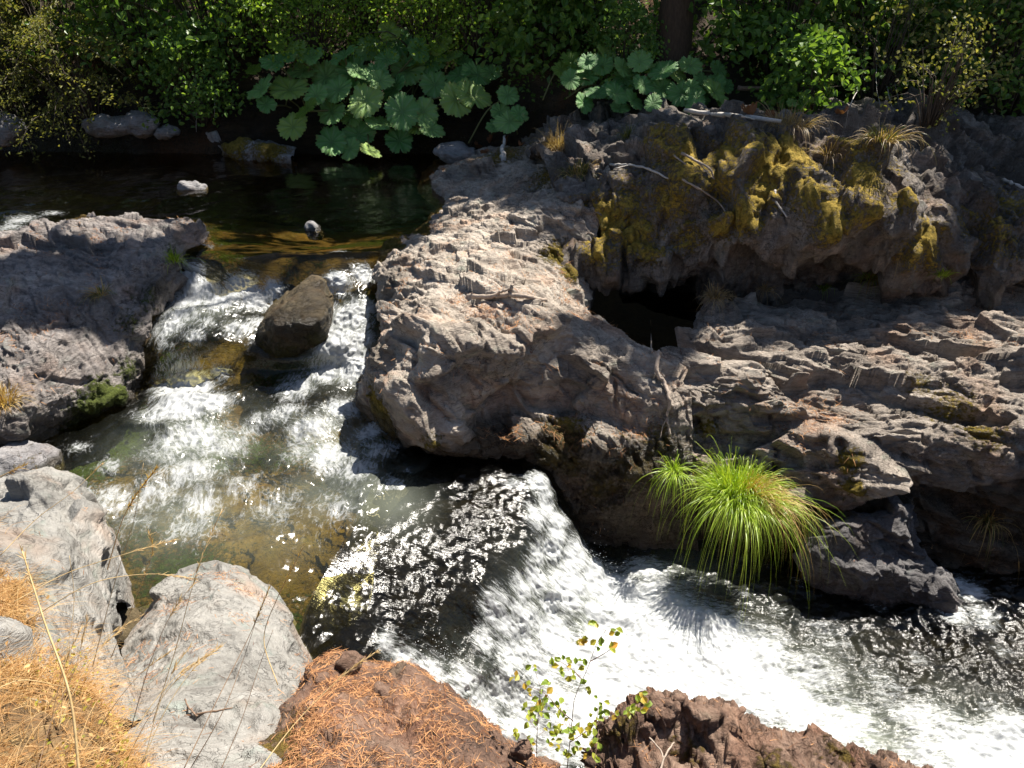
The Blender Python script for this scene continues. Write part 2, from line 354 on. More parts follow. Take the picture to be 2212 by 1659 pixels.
def rock_loft(name, rows, nu, nv, mat, amp=.05, sc=.35, seed=1, moss=(), wet=(), litter=.5, wet_shade_z=None, flip=False, foli=FOLI, sharp=1.0, mossup=0.0, mossn=.0, low=.8, rag=.5, key=None, strat=(), dents=(), plates=(), aniso=None, fiss=(), **kw):
    G = loft(vrows(rows) if not kw.get('world') else rows, nu, nv)
    Nn = gnormals(G)
    if (Nn[..., 2].mean() < 0) ^ flip: Nn = -Nn
    P0 = G.reshape(-1, 3); N0 = Nn.reshape(-1, 3); area = np.linalg.norm(np.cross(G[1:, :-1] - G[:-1, :-1], G[:-1, 1:] - G[:-1, :-1]), axis=2).sum()
    for j, (sz_, tl_, of_, st_, ck_, so_) in enumerate(plates): P0 = shards(P0, N0, sz_, area, seed * 7 + j, np.eye(3) if aniso is None else aniso, tl_, of_, st_, ck_, so_)
    P, hi = rockify(P0, N0, amp, sc, seed, foli, sharp, low, rag); Nf = Nn.reshape(-1, 3); disp = np.zeros(len(P))
    for (dn, wl, am, sd, *w_) in strat: disp += am * strata(P, dn, wl, sd, *w_)
    for (px, py, r_, dp) in dents:
        dd = pix(G.reshape(-1, 3)); ix = np.argmin((dd[0] - px) ** 2 + (dd[1] - py) ** 2 + 1e5 * (Nf[:, 1] > .9)); rr_ = np.sqrt(((G.reshape(-1, 3) - G.reshape(-1, 3)[ix]) ** 2).sum(1)) / r_ * (1 + .45 * fbm(P / r_ * .9, seed + 80, 3)); disp -= dp * (1 - np.clip((rr_ - .45) / .55, 0, 1) ** .8) * (rr_ < 1) * (1 - .5 * np.clip(rr_, 0, 1))
    for line, wd, dp in fiss:                          # long cracks
        sxy = pix(P0); q = np.array([P0[np.argmin((sxy[0] - x) ** 2 + (sxy[1] - y) ** 2)] for x, y in line]); q = crv(q, 60); kd = KDTree(60)
        for j, c in enumerate(q): kd.insert(Vector(c), j)
        kd.balance(); lo_, hi_ = q.min(0) - .15, q.max(0) + .15; near = np.where(((P > lo_) & (P < hi_)).all(1))[0]
        Pw = P[near] + .05 * np.stack([fbm(P[near] * 4, seed + 91, 3), fbm(P[near] * 4, seed + 92, 3), fbm(P[near] * 4, seed + 93, 3)], 1)
        dd = np.array([kd.find(x)[2] for x in Pw.tolist()]) if len(near) else np.zeros(0)
        disp[near] -= dp * np.clip(1 - dd / (wd * (1 + .5 * fbm(P[near] * 3, seed + 94, 2))), 0, 1) ** .7
    P = P + Nf * disp[:, None]; hi = hi + disp / max(amp, .02) * .5
    G2 = P.reshape(nv, nu, 3); N2 = gnormals(G2)
    if (N2[..., 2].mean() < 0) ^ flip: N2 = -N2
    N2 = N2.reshape(-1, 3); up = np.clip(N2[:, 2], 0, 1)
    nz = fbm(P * 2.2, seed + 60, 4)
    mo = wblob_on(P, moss) + mossup * np.clip(up * 1.6 - .6, 0, 1) * np.clip(.5 + 1.2 * nz, 0, 1)
    li = litter * np.clip(-hi * 2.2 + .15, 0, 1) * np.clip(up * 2 - .8, 0, 1) * np.clip(.55 + 1.3 * fbm(P * 1.3, seed + 70, 3), 0, 1)
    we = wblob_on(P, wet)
    mm = np.clip((mo + .55 * fbm(P * 9, seed + 77, 3) - .42) * 3, 0, 1)
    if mm.max() > 0: P = P + N2 * (mm * (.005 + .012 * np.clip(.5 + fbm(P * 14, seed + 78, 3), 0, 1)))[:, None]
    if wet_shade_z is not None:
        zz, hgt = wet_shade_z; we = np.maximum(we, np.clip((zz + hgt * (1 + .9 * nz) - P[:, 2]) / (.5 * hgt), 0, 1))
    BVH_SRC.append(P.reshape(nv, nu, 3)[::max(1, nv // 140), ::max(1, nu // 140)])
    SURF[key or name] = (P, N2, li, up)
    F = gridfaces(nv, nu)
    if flip ^ (gnormals(G)[..., 2].mean() < 0): F = F[:, ::-1]
    o = obj(name, P, F, mat, attrs={'mask': np.clip(np.stack([mo, li, we], 1), 0, 1.5)})
    return o
def icos(sub):
    import bmesh
    bm = bmesh.new(); bmesh.ops.create_icosphere(bm, subdivisions=sub, radius=1.0)
    v = np.array([x.co[:] for x in bm.verts]); f = np.array([[q.index for q in p.verts] for p in bm.faces]); bm.free(); return v, f
ICO = {k: icos(k) for k in (2, 3, 4, 5, 6)}
def boulder(name, c, rad, mat, rot=(0, 0, 0), seed=1, cuts=9, amp=.03, sc=.2, sub=5, parent=None, moss=0.0, wet_shade_z=None, litter=.3, wetall=0.0, foli=FOLI, cutd=(.62, .92)):
    v, f = ICO[sub]; v = v.copy(); r = np.random.default_rng(seed)
    for _ in range(cuts):
        n = unit(r.normal(size=3)); h = r.uniform(*cutd); d = v @ n - h
        v = v - np.clip(d, 0, None)[:, None] * n * .93
    v = (v * np.array(rad)) @ rotm(*rot).T + np.asarray(c)
    N = unit(v - np.asarray(c)); m_ = float(np.mean(rad)); v = shards(v, N, m_ * .8, 9 * m_ * m_, seed + 40, np.eye(3), .18, .03, .8, .03); v = shards(v, N, m_ * .3, 9 * m_ * m_, seed + 41, np.eye(3), .2, .04, .7, .06); P, hi = rockify(v, N, amp, sc, seed, foli, 1.0, .6, .3)
    up = np.clip(N[:, 2], 0, 1); nz = fbm(P * 3, seed + 5, 3)
    mo = moss * np.clip(.5 + 1.4 * nz, 0, 1) * np.clip(.3 + up, 0, 1); li = litter * np.clip(-hi * 2 + .1, 0, 1) * up
    we = np.zeros(len(P))
    if wet_shade_z is not None: we = np.clip((wet_shade_z[0] + wet_shade_z[1] * (1 + .8 * nz) - P[:, 2]) / (.4 * wet_shade_z[1]), 0, 1)
    we = np.maximum(we, wetall)
    return obj(name, P, f, mat, parent, attrs={'mask': np.stack([mo, li, we], 1)}, smooth=True)

# ------------------------------------------------------------------ rock materials
M_OUT = rock_mat('slate_outcrop', (.13, .107, .087), (.35, .298, .245), (.56, .49, .41))  # pale tan base colour of the central outcrop
M_SHELF = rock_mat('slate_shelf', (.12, .1, .082), (.34, .288, .238), (.56, .485, .405), rot=(.2, .1, .5), stretch=(1, 1.5, 3.5), sc=1.3, bump=1.2)
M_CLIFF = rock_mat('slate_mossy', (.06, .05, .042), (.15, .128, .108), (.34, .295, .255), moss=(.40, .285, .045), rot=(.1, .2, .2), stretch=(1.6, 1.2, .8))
M_DSLATE = rock_mat('slate_dark', (.05, .047, .048), (.12, .113, .112), (.24, .225, .22))
M_WETB = rock_mat('wet_brown_stone', (.032, .023, .011), (.09, .066, .032), (.19, .145, .08), moss=(.1, .09, .012))
M_LEFT = rock_mat('slate_left', (.11, .097, .09), (.24, .214, .198), (.44, .395, .36), moss=(.09, .115, .018))
M_GREY = rock_mat('grey_stone', (.14, .134, .122), (.27, .26, .238), (.40, .383, .352), litter=(.42, .14, .04), sc=.9, stretch=(1, 1, 2.6), bump=.9, crk=.5, flk=.65)
M_BROWN = rock_mat('rusty_stone', (.05, .03, .022), (.16, .095, .065), (.32, .22, .16), litter=(.36, .135, .04), moss=(.16, .11, .02))
M_DARK = rock_mat('wet_stone', (.025, .022, .02), (.06, .053, .045), (.13, .115, .1), moss=(.1, .1, .015))
M_PALE = rock_mat('pale_stone', (.12, .115, .12), (.26, .25, .25), (.42, .4, .39))

# ------------------------------------------------------------------ riverbed and banks (the setting)
def simple_surface(name, rows, nu, nv, mat, amp, sc, seed, world=False, mask=None, sharp=.6):
    G = loft(rows if world else vrows(rows), nu, nv); N = gnormals(G)
    if N[..., 2].mean() < 0: N = -N
    BVH_SRC.append(G[::max(1, nv // 40), ::max(1, nu // 40)])
    P, hi = rockify(G.reshape(-1, 3), N.reshape(-1, 3), amp, sc, seed, FOLI, sharp, .8, .3)
    mk = np.zeros((len(P), 3)) if mask is None else mask(P, hi)
    F = gridfaces(nv, nu)
    if gnormals(G)[..., 2].mean() < 0: F = F[:, ::-1]
    o = obj(name, P, F, mat, attrs={'mask': mk}); o['kind'] = 'structure'; return o

M_BED = rock_mat('bed_stone', (.045, .032, .012), (.13, .092, .03), (.26, .185, .06), moss=(.055, .1, .012), sc=.8)
def bed_mask(P, hi):
    mo = .75 * np.clip(.25 + 1.6 * fbm(P * 1.5, 90, 3), 0, 1)
    mo = np.maximum(mo, wblob_on(P, [(230, 940, .5, 1.2), (180, 1000, .4, 1.0), (400, 1230, .35, .8)]))
    return np.stack([mo, np.zeros(len(P)), np.zeros(len(P))], 1)
bx = [-7.5, -6, -4.5, -3.2, -2.2, -1.4, -.6, .3]
def bedrow(y, zs): return [(x, y, z) for x, z in zip(bx, zs)]
simple_surface('riverbed', [bedrow(12.2, [-1.1] * 8), bedrow(10, [-.85, -.8, -.7, -.8, -.9, -.8, -.8, -.8]), bedrow(8.7, [-.5, -.5, -.45, -.5, -.55, -.5, -.5, -.5]),
    bedrow(7.7, [-.3, -.3, -.25, -.22, -.25, -.2, -.25, -.3]), bedrow(7.12, [-.3, -.3, -.15, -.13, -.09, -.09, -.15, -.2]), bedrow(6.9, [-.5, -.5, -.45, -.5, -.3, -.35, -.5, -.5]),
    bedrow(6.4, [-.7, -.7, -.65, -.7, -.65, -.6, -.6, -.6]), bedrow(6.0, [-.9, -.9, -.9, -.85, -.85, -.9, -.9, -.9]), bedrow(5.6, [-1, -1, -1.05, -1.15, -1.1, -1.15, -1.2, -1.2]),
    bedrow(4.9, [-1, -1, -1.0, -1.1, -1.1, -1.1, -1.15, -1.5]), bedrow(4.2, [-1, -1, -1.0, -1.0, -.97, -.97, -1.2, -1.9]), bedrow(3.6, [-1, -1, -.95, -.95, -.92, -1.0, -1.5, -2.1]), bedrow(2.6, [-.9, -.9, -.9, -.9, -1.1, -1.5, -1.9, -2.2])],
    330, 480, M_BED, .045, .4, 5, world=True, mask=bed_mask)

# the whole ground sheet under everything, out to the valley sides
M_EARTH = rock_mat('forest_floor', (.02, .014, .008), (.06, .038, .02), (.13, .085, .04), moss=(.07, .07, .012), litter=(.2, .09, .03), sc=1.2)
gx = [-40, -20, -9, -4, 0, 3, 8, 20, 40]
def grow(y, zs): return [(x, y, z) for x, z in zip(gx, zs)]
simple_surface('ground', [grow(-30, [6] * 9), grow(-8, [2.5] * 9), grow(-2, [1.0] * 9), grow(.6, [.8, .8, .7, .6, .0, -.3, -.4, -.4, -.4]), grow(1.6, [.2, .2, -.3, -1.0, -1.8, -2.2, -2.4, -2.4, -2.4]), grow(3, [-1.6, -1.6, -1.6, -2, -2.4, -2.6, -2.6, -2.6, -2.6]),
    grow(6, [-1.6] * 3 + [-2] * 2 + [-2.6] * 4), grow(9, [-1.6] * 9), grow(11, [-1.4] * 9), grow(15, [-1.2] * 9), grow(60, [12] * 9)], 160, 200, M_EARTH, .08, .8, 8, world=True)

def far_mask(P, hi):
    mo = np.clip(.1 + 1.5 * fbm(P * .9, 95, 4), 0, .8); li = np.clip(.2 + 1.2 * fbm(P * 1.1, 96, 4), 0, .7)
    return np.stack([mo, li, np.clip((1.0 - P[:, 2]) / .4, 0, 1)], 1)
fx = [-16, -10, -7, -4.5, -2.6, -1.2, -.3, .6, 2, 4, 6, 9, 16]
def frow(pts): return [(x, y, z) for x, (y, z) in zip(fx, pts)]
simple_surface('bank', [frow([(10.6, -1.0)] * 4 + [(10.5, -1), (10.5, -1), (10.2, -.9), (9.6, -.6), (9.2, .1), (9.0, .1), (8.8, 0), (8.6, 0), (8.6, 0)]),
    frow([(11.0, -.1), (11.0, -.1), (11.0, -.1), (10.9, -.1), (10.9, -.05), (10.9, -.1), (10.6, -.05), (10.0, .35), (9.5, .72), (9.3, .7), (9.1, .55), (8.9, .4), (8.9, .4)]),
    frow([(11.4, .35), (11.4, .35), (11.4, .35), (11.3, .45), (11.3, .4), (11.4, .4), (11.2, .45), (10.7, .85), (10.3, .95), (10.2, .9), (9.9, .75), (9.6, .6), (9.6, .6)]),
    frow([(12.2, 1.1), (12.2, 1.1), (12.2, 1.1), (12.1, 1.2), (12.2, 1.0), (12.2, 1.1), (12.0, 1.2), (11.4, 1.5), (11.2, 1.5), (11.0, 1.5), (10.6, 1.4), (10.3, 1.3), (10.3, 1.3)]),
    frow([(13.5, 2.5)] * 7 + [(13, 2.6), (12.8, 2.6), (12.5, 2.6), (12.2, 2.6), (12, 2.6), (12, 2.6)]),
    frow([(16.5, 5)] * 13), frow([(24, 10)] * 13), frow([(45, 22)] * 13)], 420, 300, M_EARTH, .09, .5, 12, world=True, mask=far_mask)

# ------------------------------------------------------------------ water
LIP = [(-60, 540), (200, 528), (330, 535), (430, 528), (500, 556), (610, 545), (720, 548), (830, 540), (930, 520), (1000, 500)]
def water_obj(name, G, mat, foam, milk, turb, amp, wsc, fade0=True, uvs=(1, 1), jag=1.0, label=None, seed=3):
    nv, nu = G.shape[:2]; P = G.reshape(-1, 3); N = gnormals(G)
    if N[..., 2].mean() < 0: N = -N
    N = N.reshape(-1, 3)
    fo = wblob_on(P, foam); mi = np.clip(wblob_on(P, milk) * .32 + .24 * np.clip(fo - .3, 0, 1), 0, .7); tu = np.clip(wblob_on(P, turb), 0, 1)
    tu = np.maximum(tu, np.clip(fo, 0, 1) * .8)
    w = fbm(P / wsc, seed, 4, .55) + .5 * (1 - 2 * np.abs(vnoise(P / (wsc * 1.6), seed + 9)))
    w = w + .35 * jag * .8 * np.clip(fo, 0, 1) * (1 - 2 * np.abs(fbm(P / (wsc * .25), seed + 12, 3)))
    env = np.ones(nv)
    if fade0: env = np.clip(np.arange(nv) / (nv * .06), 0, 1)
    env = np.repeat(env, nu)
    P2 = P + N * (amp * env * (.12 + tu) * w)[:, None]
    u = np.linspace(0, 1, nu) * uvs[0]; v = np.linspace(0, 1, nv) * uvs[1]; UVm = np.stack(np.meshgrid(u, v), -1).reshape(-1, 2)
    F = gridfaces(nv, nu)
    if gnormals(G)[..., 2].mean() < 0: F = F[:, ::-1]
    o = obj(name, P2, F, mat, attrs={'foam': np.clip(np.stack([fo, mi, tu], 1), 0, 1.6)}, uv=UVm)
    o['kind'] = 'structure'; return o

MW_UP = water_mat('pool_water', (.62, .55, .36), bsc=6, bstr=1.0, rough=.12, fsc=9, depth=.012)
MW_MID = water_mat('rapids_water', (.74, .70, .44), bsc=14, bstr=.9, rough=.18, fsc=4.2, fst=(1.7, .9, 1), depth=.006)
MW_FALL = water_mat('falls_water', (.42, .40, .30), bsc=15, bstr=1.0, rough=.16, fsc=3.8, fst=(2.4, .85, 1), depth=.0105, foamc=(.66, .68, .68))

lip_w = [V(x, y, 0) for x, y in LIP]
far_row = [(-9, 11.6, 0), (-6, 11.6, 0), (-3, 11.6, 0), (-1, 11.6, 0), (.6, 11.0, 0)]
mid_row = [(-9, 9.0, 0), (-6, 9.0, 0), (-3.5, 9, 0), (-1.5, 9.0, 0), (-.2, 8.6, 0)]
left_lip = [np.array([-9, 7.6, 0])] + lip_w
G = loft([far_row, mid_row, left_lip], 460, 330)
water_obj('pool_water', G, MW_UP, [(40, 470, .2, .8), (20, 485, .16, .8), (120, 455, .14, .6), (200, 470, .1, .55), (395, 520, .12, .55), (440, 530, .10, .6), (730, 540, .12, .5)], [],  # foam; the two far left blobs also paint in sun sparkle
          [(60, 430, .9, .8), (300, 430, .8, .6), (250, 395, .5, .7), (430, 470, .5, .4), (600, 500, .6, .3), (880, 480, .6, .25)], .045, .33, uvs=(9, 5))

B = [left_lip[1:],
 [V(*p) for p in [(200, 640, -.35), (330, 628, -.33), (400, 588, -.22), (480, 612, -.28), (560, 600, -.22), (640, 600, -.2), (720, 596, -.14), (790, 590, -.18), (850, 590, -.25), (920, 570, -.3)]],
 [V(*p) for p in [(220, 710, -.42), (330, 690, -.38), (400, 670, -.35), (500, 660, -.36), (600, 660, -.42), (700, 670, -.38), (770, 660, -.36), (830, 660, -.42), (900, 650, -.5)]],
 [V(*p) for p in [(250, 770, -.65), (340, 760, -.5), (400, 735, -.42), (480, 735, -.45), (560, 750, -.56), (640, 770, -.62), (710, 750, -.55), (770, 730, -.52), (850, 730, -.6)]],
 [V(*p) for p in [(200, 850, -.8), (310, 835, -.8), (380, 812, -.76), (450, 800, -.74), (560, 810, -.78), (680, 800, -.74), (760, 790, -.7), (840, 785, -.72)]],
 [V(*p) for p in [(-60, 960, -.8), (150, 930, -.8), (300, 910, -.8), (420, 880, -.77), (560, 900, -.8), (700, 890, -.78), (780, 870, -.78), (860, 880, -.8)]],
 [V(*p) for p in [(-160, 1090, -.8), (150, 1030, -.8), (300, 1010, -.8), (450, 990, -.8), (600, 1000, -.8), (740, 980, -.8), (850, 960, -.8), (960, 940, -.82)]],
 [V(*p) for p in [(-260, 1250, -.8), (100, 1190, -.8), (300, 1160, -.8), (450, 1150, -.8), (600, 1150, -.8), (740, 1120, -.8), (840, 1090, -.81), (900, 1040, -.84)]],
 [V(*p) for p in [(-360, 1450, -.8), (60, 1380, -.8), (260, 1330, -.8), (420, 1310, -.8), (560, 1310, -.8), (680, 1290, -.82), (760, 1230, -.84), (830, 1150, -.86)]],
 [V(*p) for p in [(-360, 1650, -.8), (60, 1550, -.8), (260, 1500, -.8), (420, 1480, -.8), (560, 1470, -.8), (690, 1400, -.85), (740, 1360, -.88), (800, 1300, -.92)]]]
G = loft(B, 430, 560)
water_obj('rapids_water', G, MW_MID,
  [(400, 635, .25, 1.2), (480, 640, .25, 1.12), (560, 640, .2, 1.05), (370, 700, .2, .95), (520, 700, .18, .9), (420, 720, .12, .8), (400, 600, .22, 1.26), (440, 620, .2, 1.15), (520, 615, .2, 1.15), (590, 620, .14, 1.04), (390, 680, .25, 0.81), (470, 660, .2, 0.75), (560, 690, .13, 0.92), (440, 690, .16, 0.58), (350, 740, .12, 0.58),
   (735, 610, .14, 1.26), (790, 590, .13, 1.21), (760, 680, .22, 1.32), (800, 660, .12, 1.15), (740, 740, .26, 1.32), (790, 720, .15, 1.21), (770, 790, .22, 1.32), (700, 800, .2, 1.09), (640, 830, .22, 0.92),
   (480, 800, .12, 1.04), (400, 830, .26, 1.43), (390, 870, .24, 1.49), (450, 860, .22, 1.09), (340, 890, .2, 0.92), (430, 930, .28, 0.98), (370, 960, .26, 0.81), (470, 960, .24, 0.81), (420, 1010, .28, 0.83), (520, 930, .18, 0.70),
   (620, 890, .2, 0.83), (680, 930, .24, 0.95), (720, 980, .24, 0.90), (650, 980, .18, 0.70), (770, 1010, .2, 0.86), (800, 930, .15, 0.92), (740, 880, .2, 1.04), (820, 970, .16, 0.81), (560, 900, .16, 0.58),
   (330, 1060, .28, 0.70), (430, 1080, .25, 0.70), (230, 1080, .25, 0.77), (150, 1090, .25, 0.83), (60, 1080, .25, 0.83), (510, 1050, .2, 0.58), (600, 1080, .25, 0.58), (240, 1000, .16, 0.58), (170, 960, .1, 0.64), (420, 1130, .25, 0.61), (870, 1040, .2, 0.70), (720, 1090, .25, 0.58), (300, 1130, .2, 0.58)],
  [(880, 1080, .3, .7), (800, 1060, .3, .6), (700, 1050, .35, .45), (560, 1120, .5, .35), (400, 1100, .5, .5), (420, 950, .5, .6), (700, 950, .4, .55), (740, 750, .4, .6), (430, 650, .35, .55), (900, 1120, .2, .5)],
  [(430, 650, .5, .9), (430, 730, .4, .7), (760, 680, .5, 1), (420, 900, .7, 1), (700, 900, .7, 1), (600, 1000, .9, .75), (300, 1080, .8, .7), (800, 1080, .6, .7), (500, 1180, .8, .5), (700, 1250, .6, .7), (100, 1080, .7, .7), (640, 1330, .4, .5)], .075, .26, uvs=(5.0, 6.5))

FALL = [[(890, 915, -.82), (850, 955, -.81), (800, 1060, -.80), (730, 1190, -.80), (675, 1290, -.81), (660, 1350, -.82), (650, 1420, -.84)],
 [(960, 950, -.84), (900, 1000, -.82), (850, 1100, -.83), (790, 1200, -.85), (740, 1290, -.88), (720, 1370, -.92), (720, 1440, -.95)],
 [(1040, 975, -.86), (1000, 1000, -.84), (960, 1100, -.88), (890, 1200, -.93), (830, 1300, -.99), (790, 1390, -1.05), (760, 1460, -1.08)],
 [(1130, 985, -.9), (1120, 1010, -.88), (1080, 1110, -.95), (1010, 1220, -1.04), (940, 1330, -1.13), (880, 1410, -1.2), (830, 1480, -1.25)],
 [(1190, 1010, -.98), (1175, 1040, -.95), (1150, 1140, -1.04), (1080, 1260, -1.16), (1030, 1370, -1.28), (960, 1450, -1.34), (900, 1530, -1.38)],
 [(1230, 1080, -1.25), (1225, 1110, -1.2), (1230, 1180, -1.3), (1180, 1300, -1.45), (1120, 1400, -1.5), (1050, 1490, -1.53), (980, 1590, -1.55)],
 [(1270, 1160, -1.62), (1290, 1190, -1.6), (1320, 1250, -1.62), (1290, 1360, -1.66), (1220, 1450, -1.67), (1130, 1540, -1.68), (1060, 1660, -1.69)],
 [(1330, 1150, -1.7), (1370, 1190, -1.68), (1430, 1270, -1.66), (1420, 1380, -1.66), (1370, 1470, -1.68), (1270, 1580, -1.7), (1180, 1720, -1.7)],
 [(1480, 1150, -1.7), (1530, 1200, -1.7), (1600, 1280, -1.69), (1620, 1400, -1.68), (1580, 1500, -1.7), (1480, 1620, -1.7), (1380, 1760, -1.7)],
 [(1700, 1150, -1.7), (1760, 1210, -1.7), (1850, 1290, -1.7), (1880, 1400, -1.72), (1850, 1520, -1.72), (1780, 1650, -1.72), (1700, 1800, -1.72)],
 [(2050, 1150, -1.72), (2100, 1210, -1.72), (2150, 1290, -1.72), (2200, 1400, -1.75), (2200, 1520, -1.75), (2180, 1670, -1.75), (2150, 1850, -1.75)],
 [(3400, 1150, -1.75), (3400, 1210, -1.75), (3450, 1290, -1.75), (3500, 1400, -1.78), (3550, 1520, -1.78), (3600, 1670, -1.78), (3650, 1850, -1.78)]]
G = loft(vrows(FALL), 400, 800)
GF = G
water_obj('waterfall', G, MW_FALL,
  [(1180, 1060, .12, 0.98), (1165, 1110, .12, 0.98), (1210, 1120, .12, 1.15), (1200, 1180, .14, 1.09), (1250, 1200, .16, 1.21), (1160, 1250, .15, 1.03), (1230, 1270, .2, 1.26), (1290, 1250, .18, 1.38), (1080, 1310, .14, 0.92), (1130, 1340, .2, 1.06), (1200, 1370, .22, 1.21), (1110, 1410, .18, 0.98), (1060, 1380, .12, 0.86),
   (1170, 1440, .2, 0.98), (1250, 1430, .22, 1.26), (1090, 1480, .16, 0.92), (1000, 1470, .14, 0.92), (930, 1450, .13, 1.09), (880, 1420, .11, 1.03), (840, 1390, .1, 0.80), (970, 1510, .16, 1.15), (1050, 1540, .18, 1.09), (1130, 1570, .2, 1.09), (1180, 1620, .2, 0.98), (1130, 1500, .15, 0.92), (1060, 1600, .16, 1.03),
   (1340, 1280, .25, 1.61), (1340, 1380, .32, 1.72), (1430, 1330, .35, 1.67), (1430, 1440, .36, 1.67), (1540, 1380, .34, 1.49), (1540, 1480, .34, 1.55), (1340, 1500, .3, 1.55), (1260, 1560, .28, 1.38), (1640, 1480, .34, 1.32), (1640, 1400, .26, 1.09), (1400, 1230, .2, 1.15), (1500, 1250, .10, .45), (1600, 1280, .10, .45), (1680, 1310, .10, .45), (1730, 1530, .3, 1.09), (1820, 1560, .28, 0.98), (1750, 1450, .26, 0.80), (1900, 1480, .22, 0.55), (1790, 1370, .2, 0.50),
   (2000, 1560, .26, 0.80), (2080, 1620, .26, 1.15), (2160, 1640, .26, 1.38), (2200, 1600, .24, 1.26), (2000, 1640, .24, 0.92), (2090, 1265, .14, 1.44), (2060, 1330, .12, 0.92), (2120, 1330, .14, 0.80), (2160, 1400, .12, 0.50), (1720, 1250, .10, .45), (1900, 1300, .1, 0.50), (1980, 1420, .1, 0.50),
   *[(x, y, .13, f) for x, y, f in [(1170, 1040, 1.0), (1190, 1090, 1.05), (1210, 1150, 1.1), (1170, 1200, 1.0), (1130, 1270, .95), (1240, 1230, 1.15), (1190, 1300, 1.05), (1100, 1350, .95), (1070, 1300, .8), (1150, 1400, 1.0), (1100, 1440, .9), (1220, 1420, 1.1), (1290, 1320, 1.3), (1300, 1460, 1.3), (1200, 1500, 1.0)]], *[(x, y, .34, 1.25) for x, y in [(1400, 1300), (1480, 1360), (1400, 1420), (1520, 1440), (1420, 1520), (1620, 1450)]],
   (760, 1290, .10, 0.50), (700, 1260, .10, 0.50), (1110, 1035, .08, 0.60)],
  [(1450, 1400, .7, .85), (1300, 1350, .4, .7), (1750, 1500, .5, .5), (1880, 1590, .3, 1.0), (2100, 1620, .4, .6), (850, 1080, .25, .6), (1200, 1300, .4, .5), (1500, 1230, .4, .6), (1000, 1500, .3, .4)],
  [(1000, 1100, .6, .62), (900, 1250, .6, .5), (800, 1350, .5, .45), (1200, 1250, .6, 1), (1000, 1400, .6, 1), (1400, 1350, .9, 1), (1800, 1400, 1.2, 1), (2100, 1450, 1.2, 1), (2200, 1280, .8, .9), (1100, 1550, .6, 1)], .06, .2, uvs=(4.0, 9.0), seed=21)

def side_pool(name, pts, mat, foam=()):
    rows = vrows(pts); G = loft(rows, 120, 90)
    return water_obj(name, G, mat, list(foam), [], [(1400, 740, .5, .1)], .02, .2, fade0=False, uvs=(2, 2))
side_pool('grotto_water', [[(1230, 612, -.72), (1400, 612, -.72), (1680, 612, -.72)], [(1250, 720, -.72), (1400, 720, -.72), (1680, 720, -.72)], [(1300, 820, -.72), (1420, 820, -.72), (1680, 820, -.72)]], MW_UP)

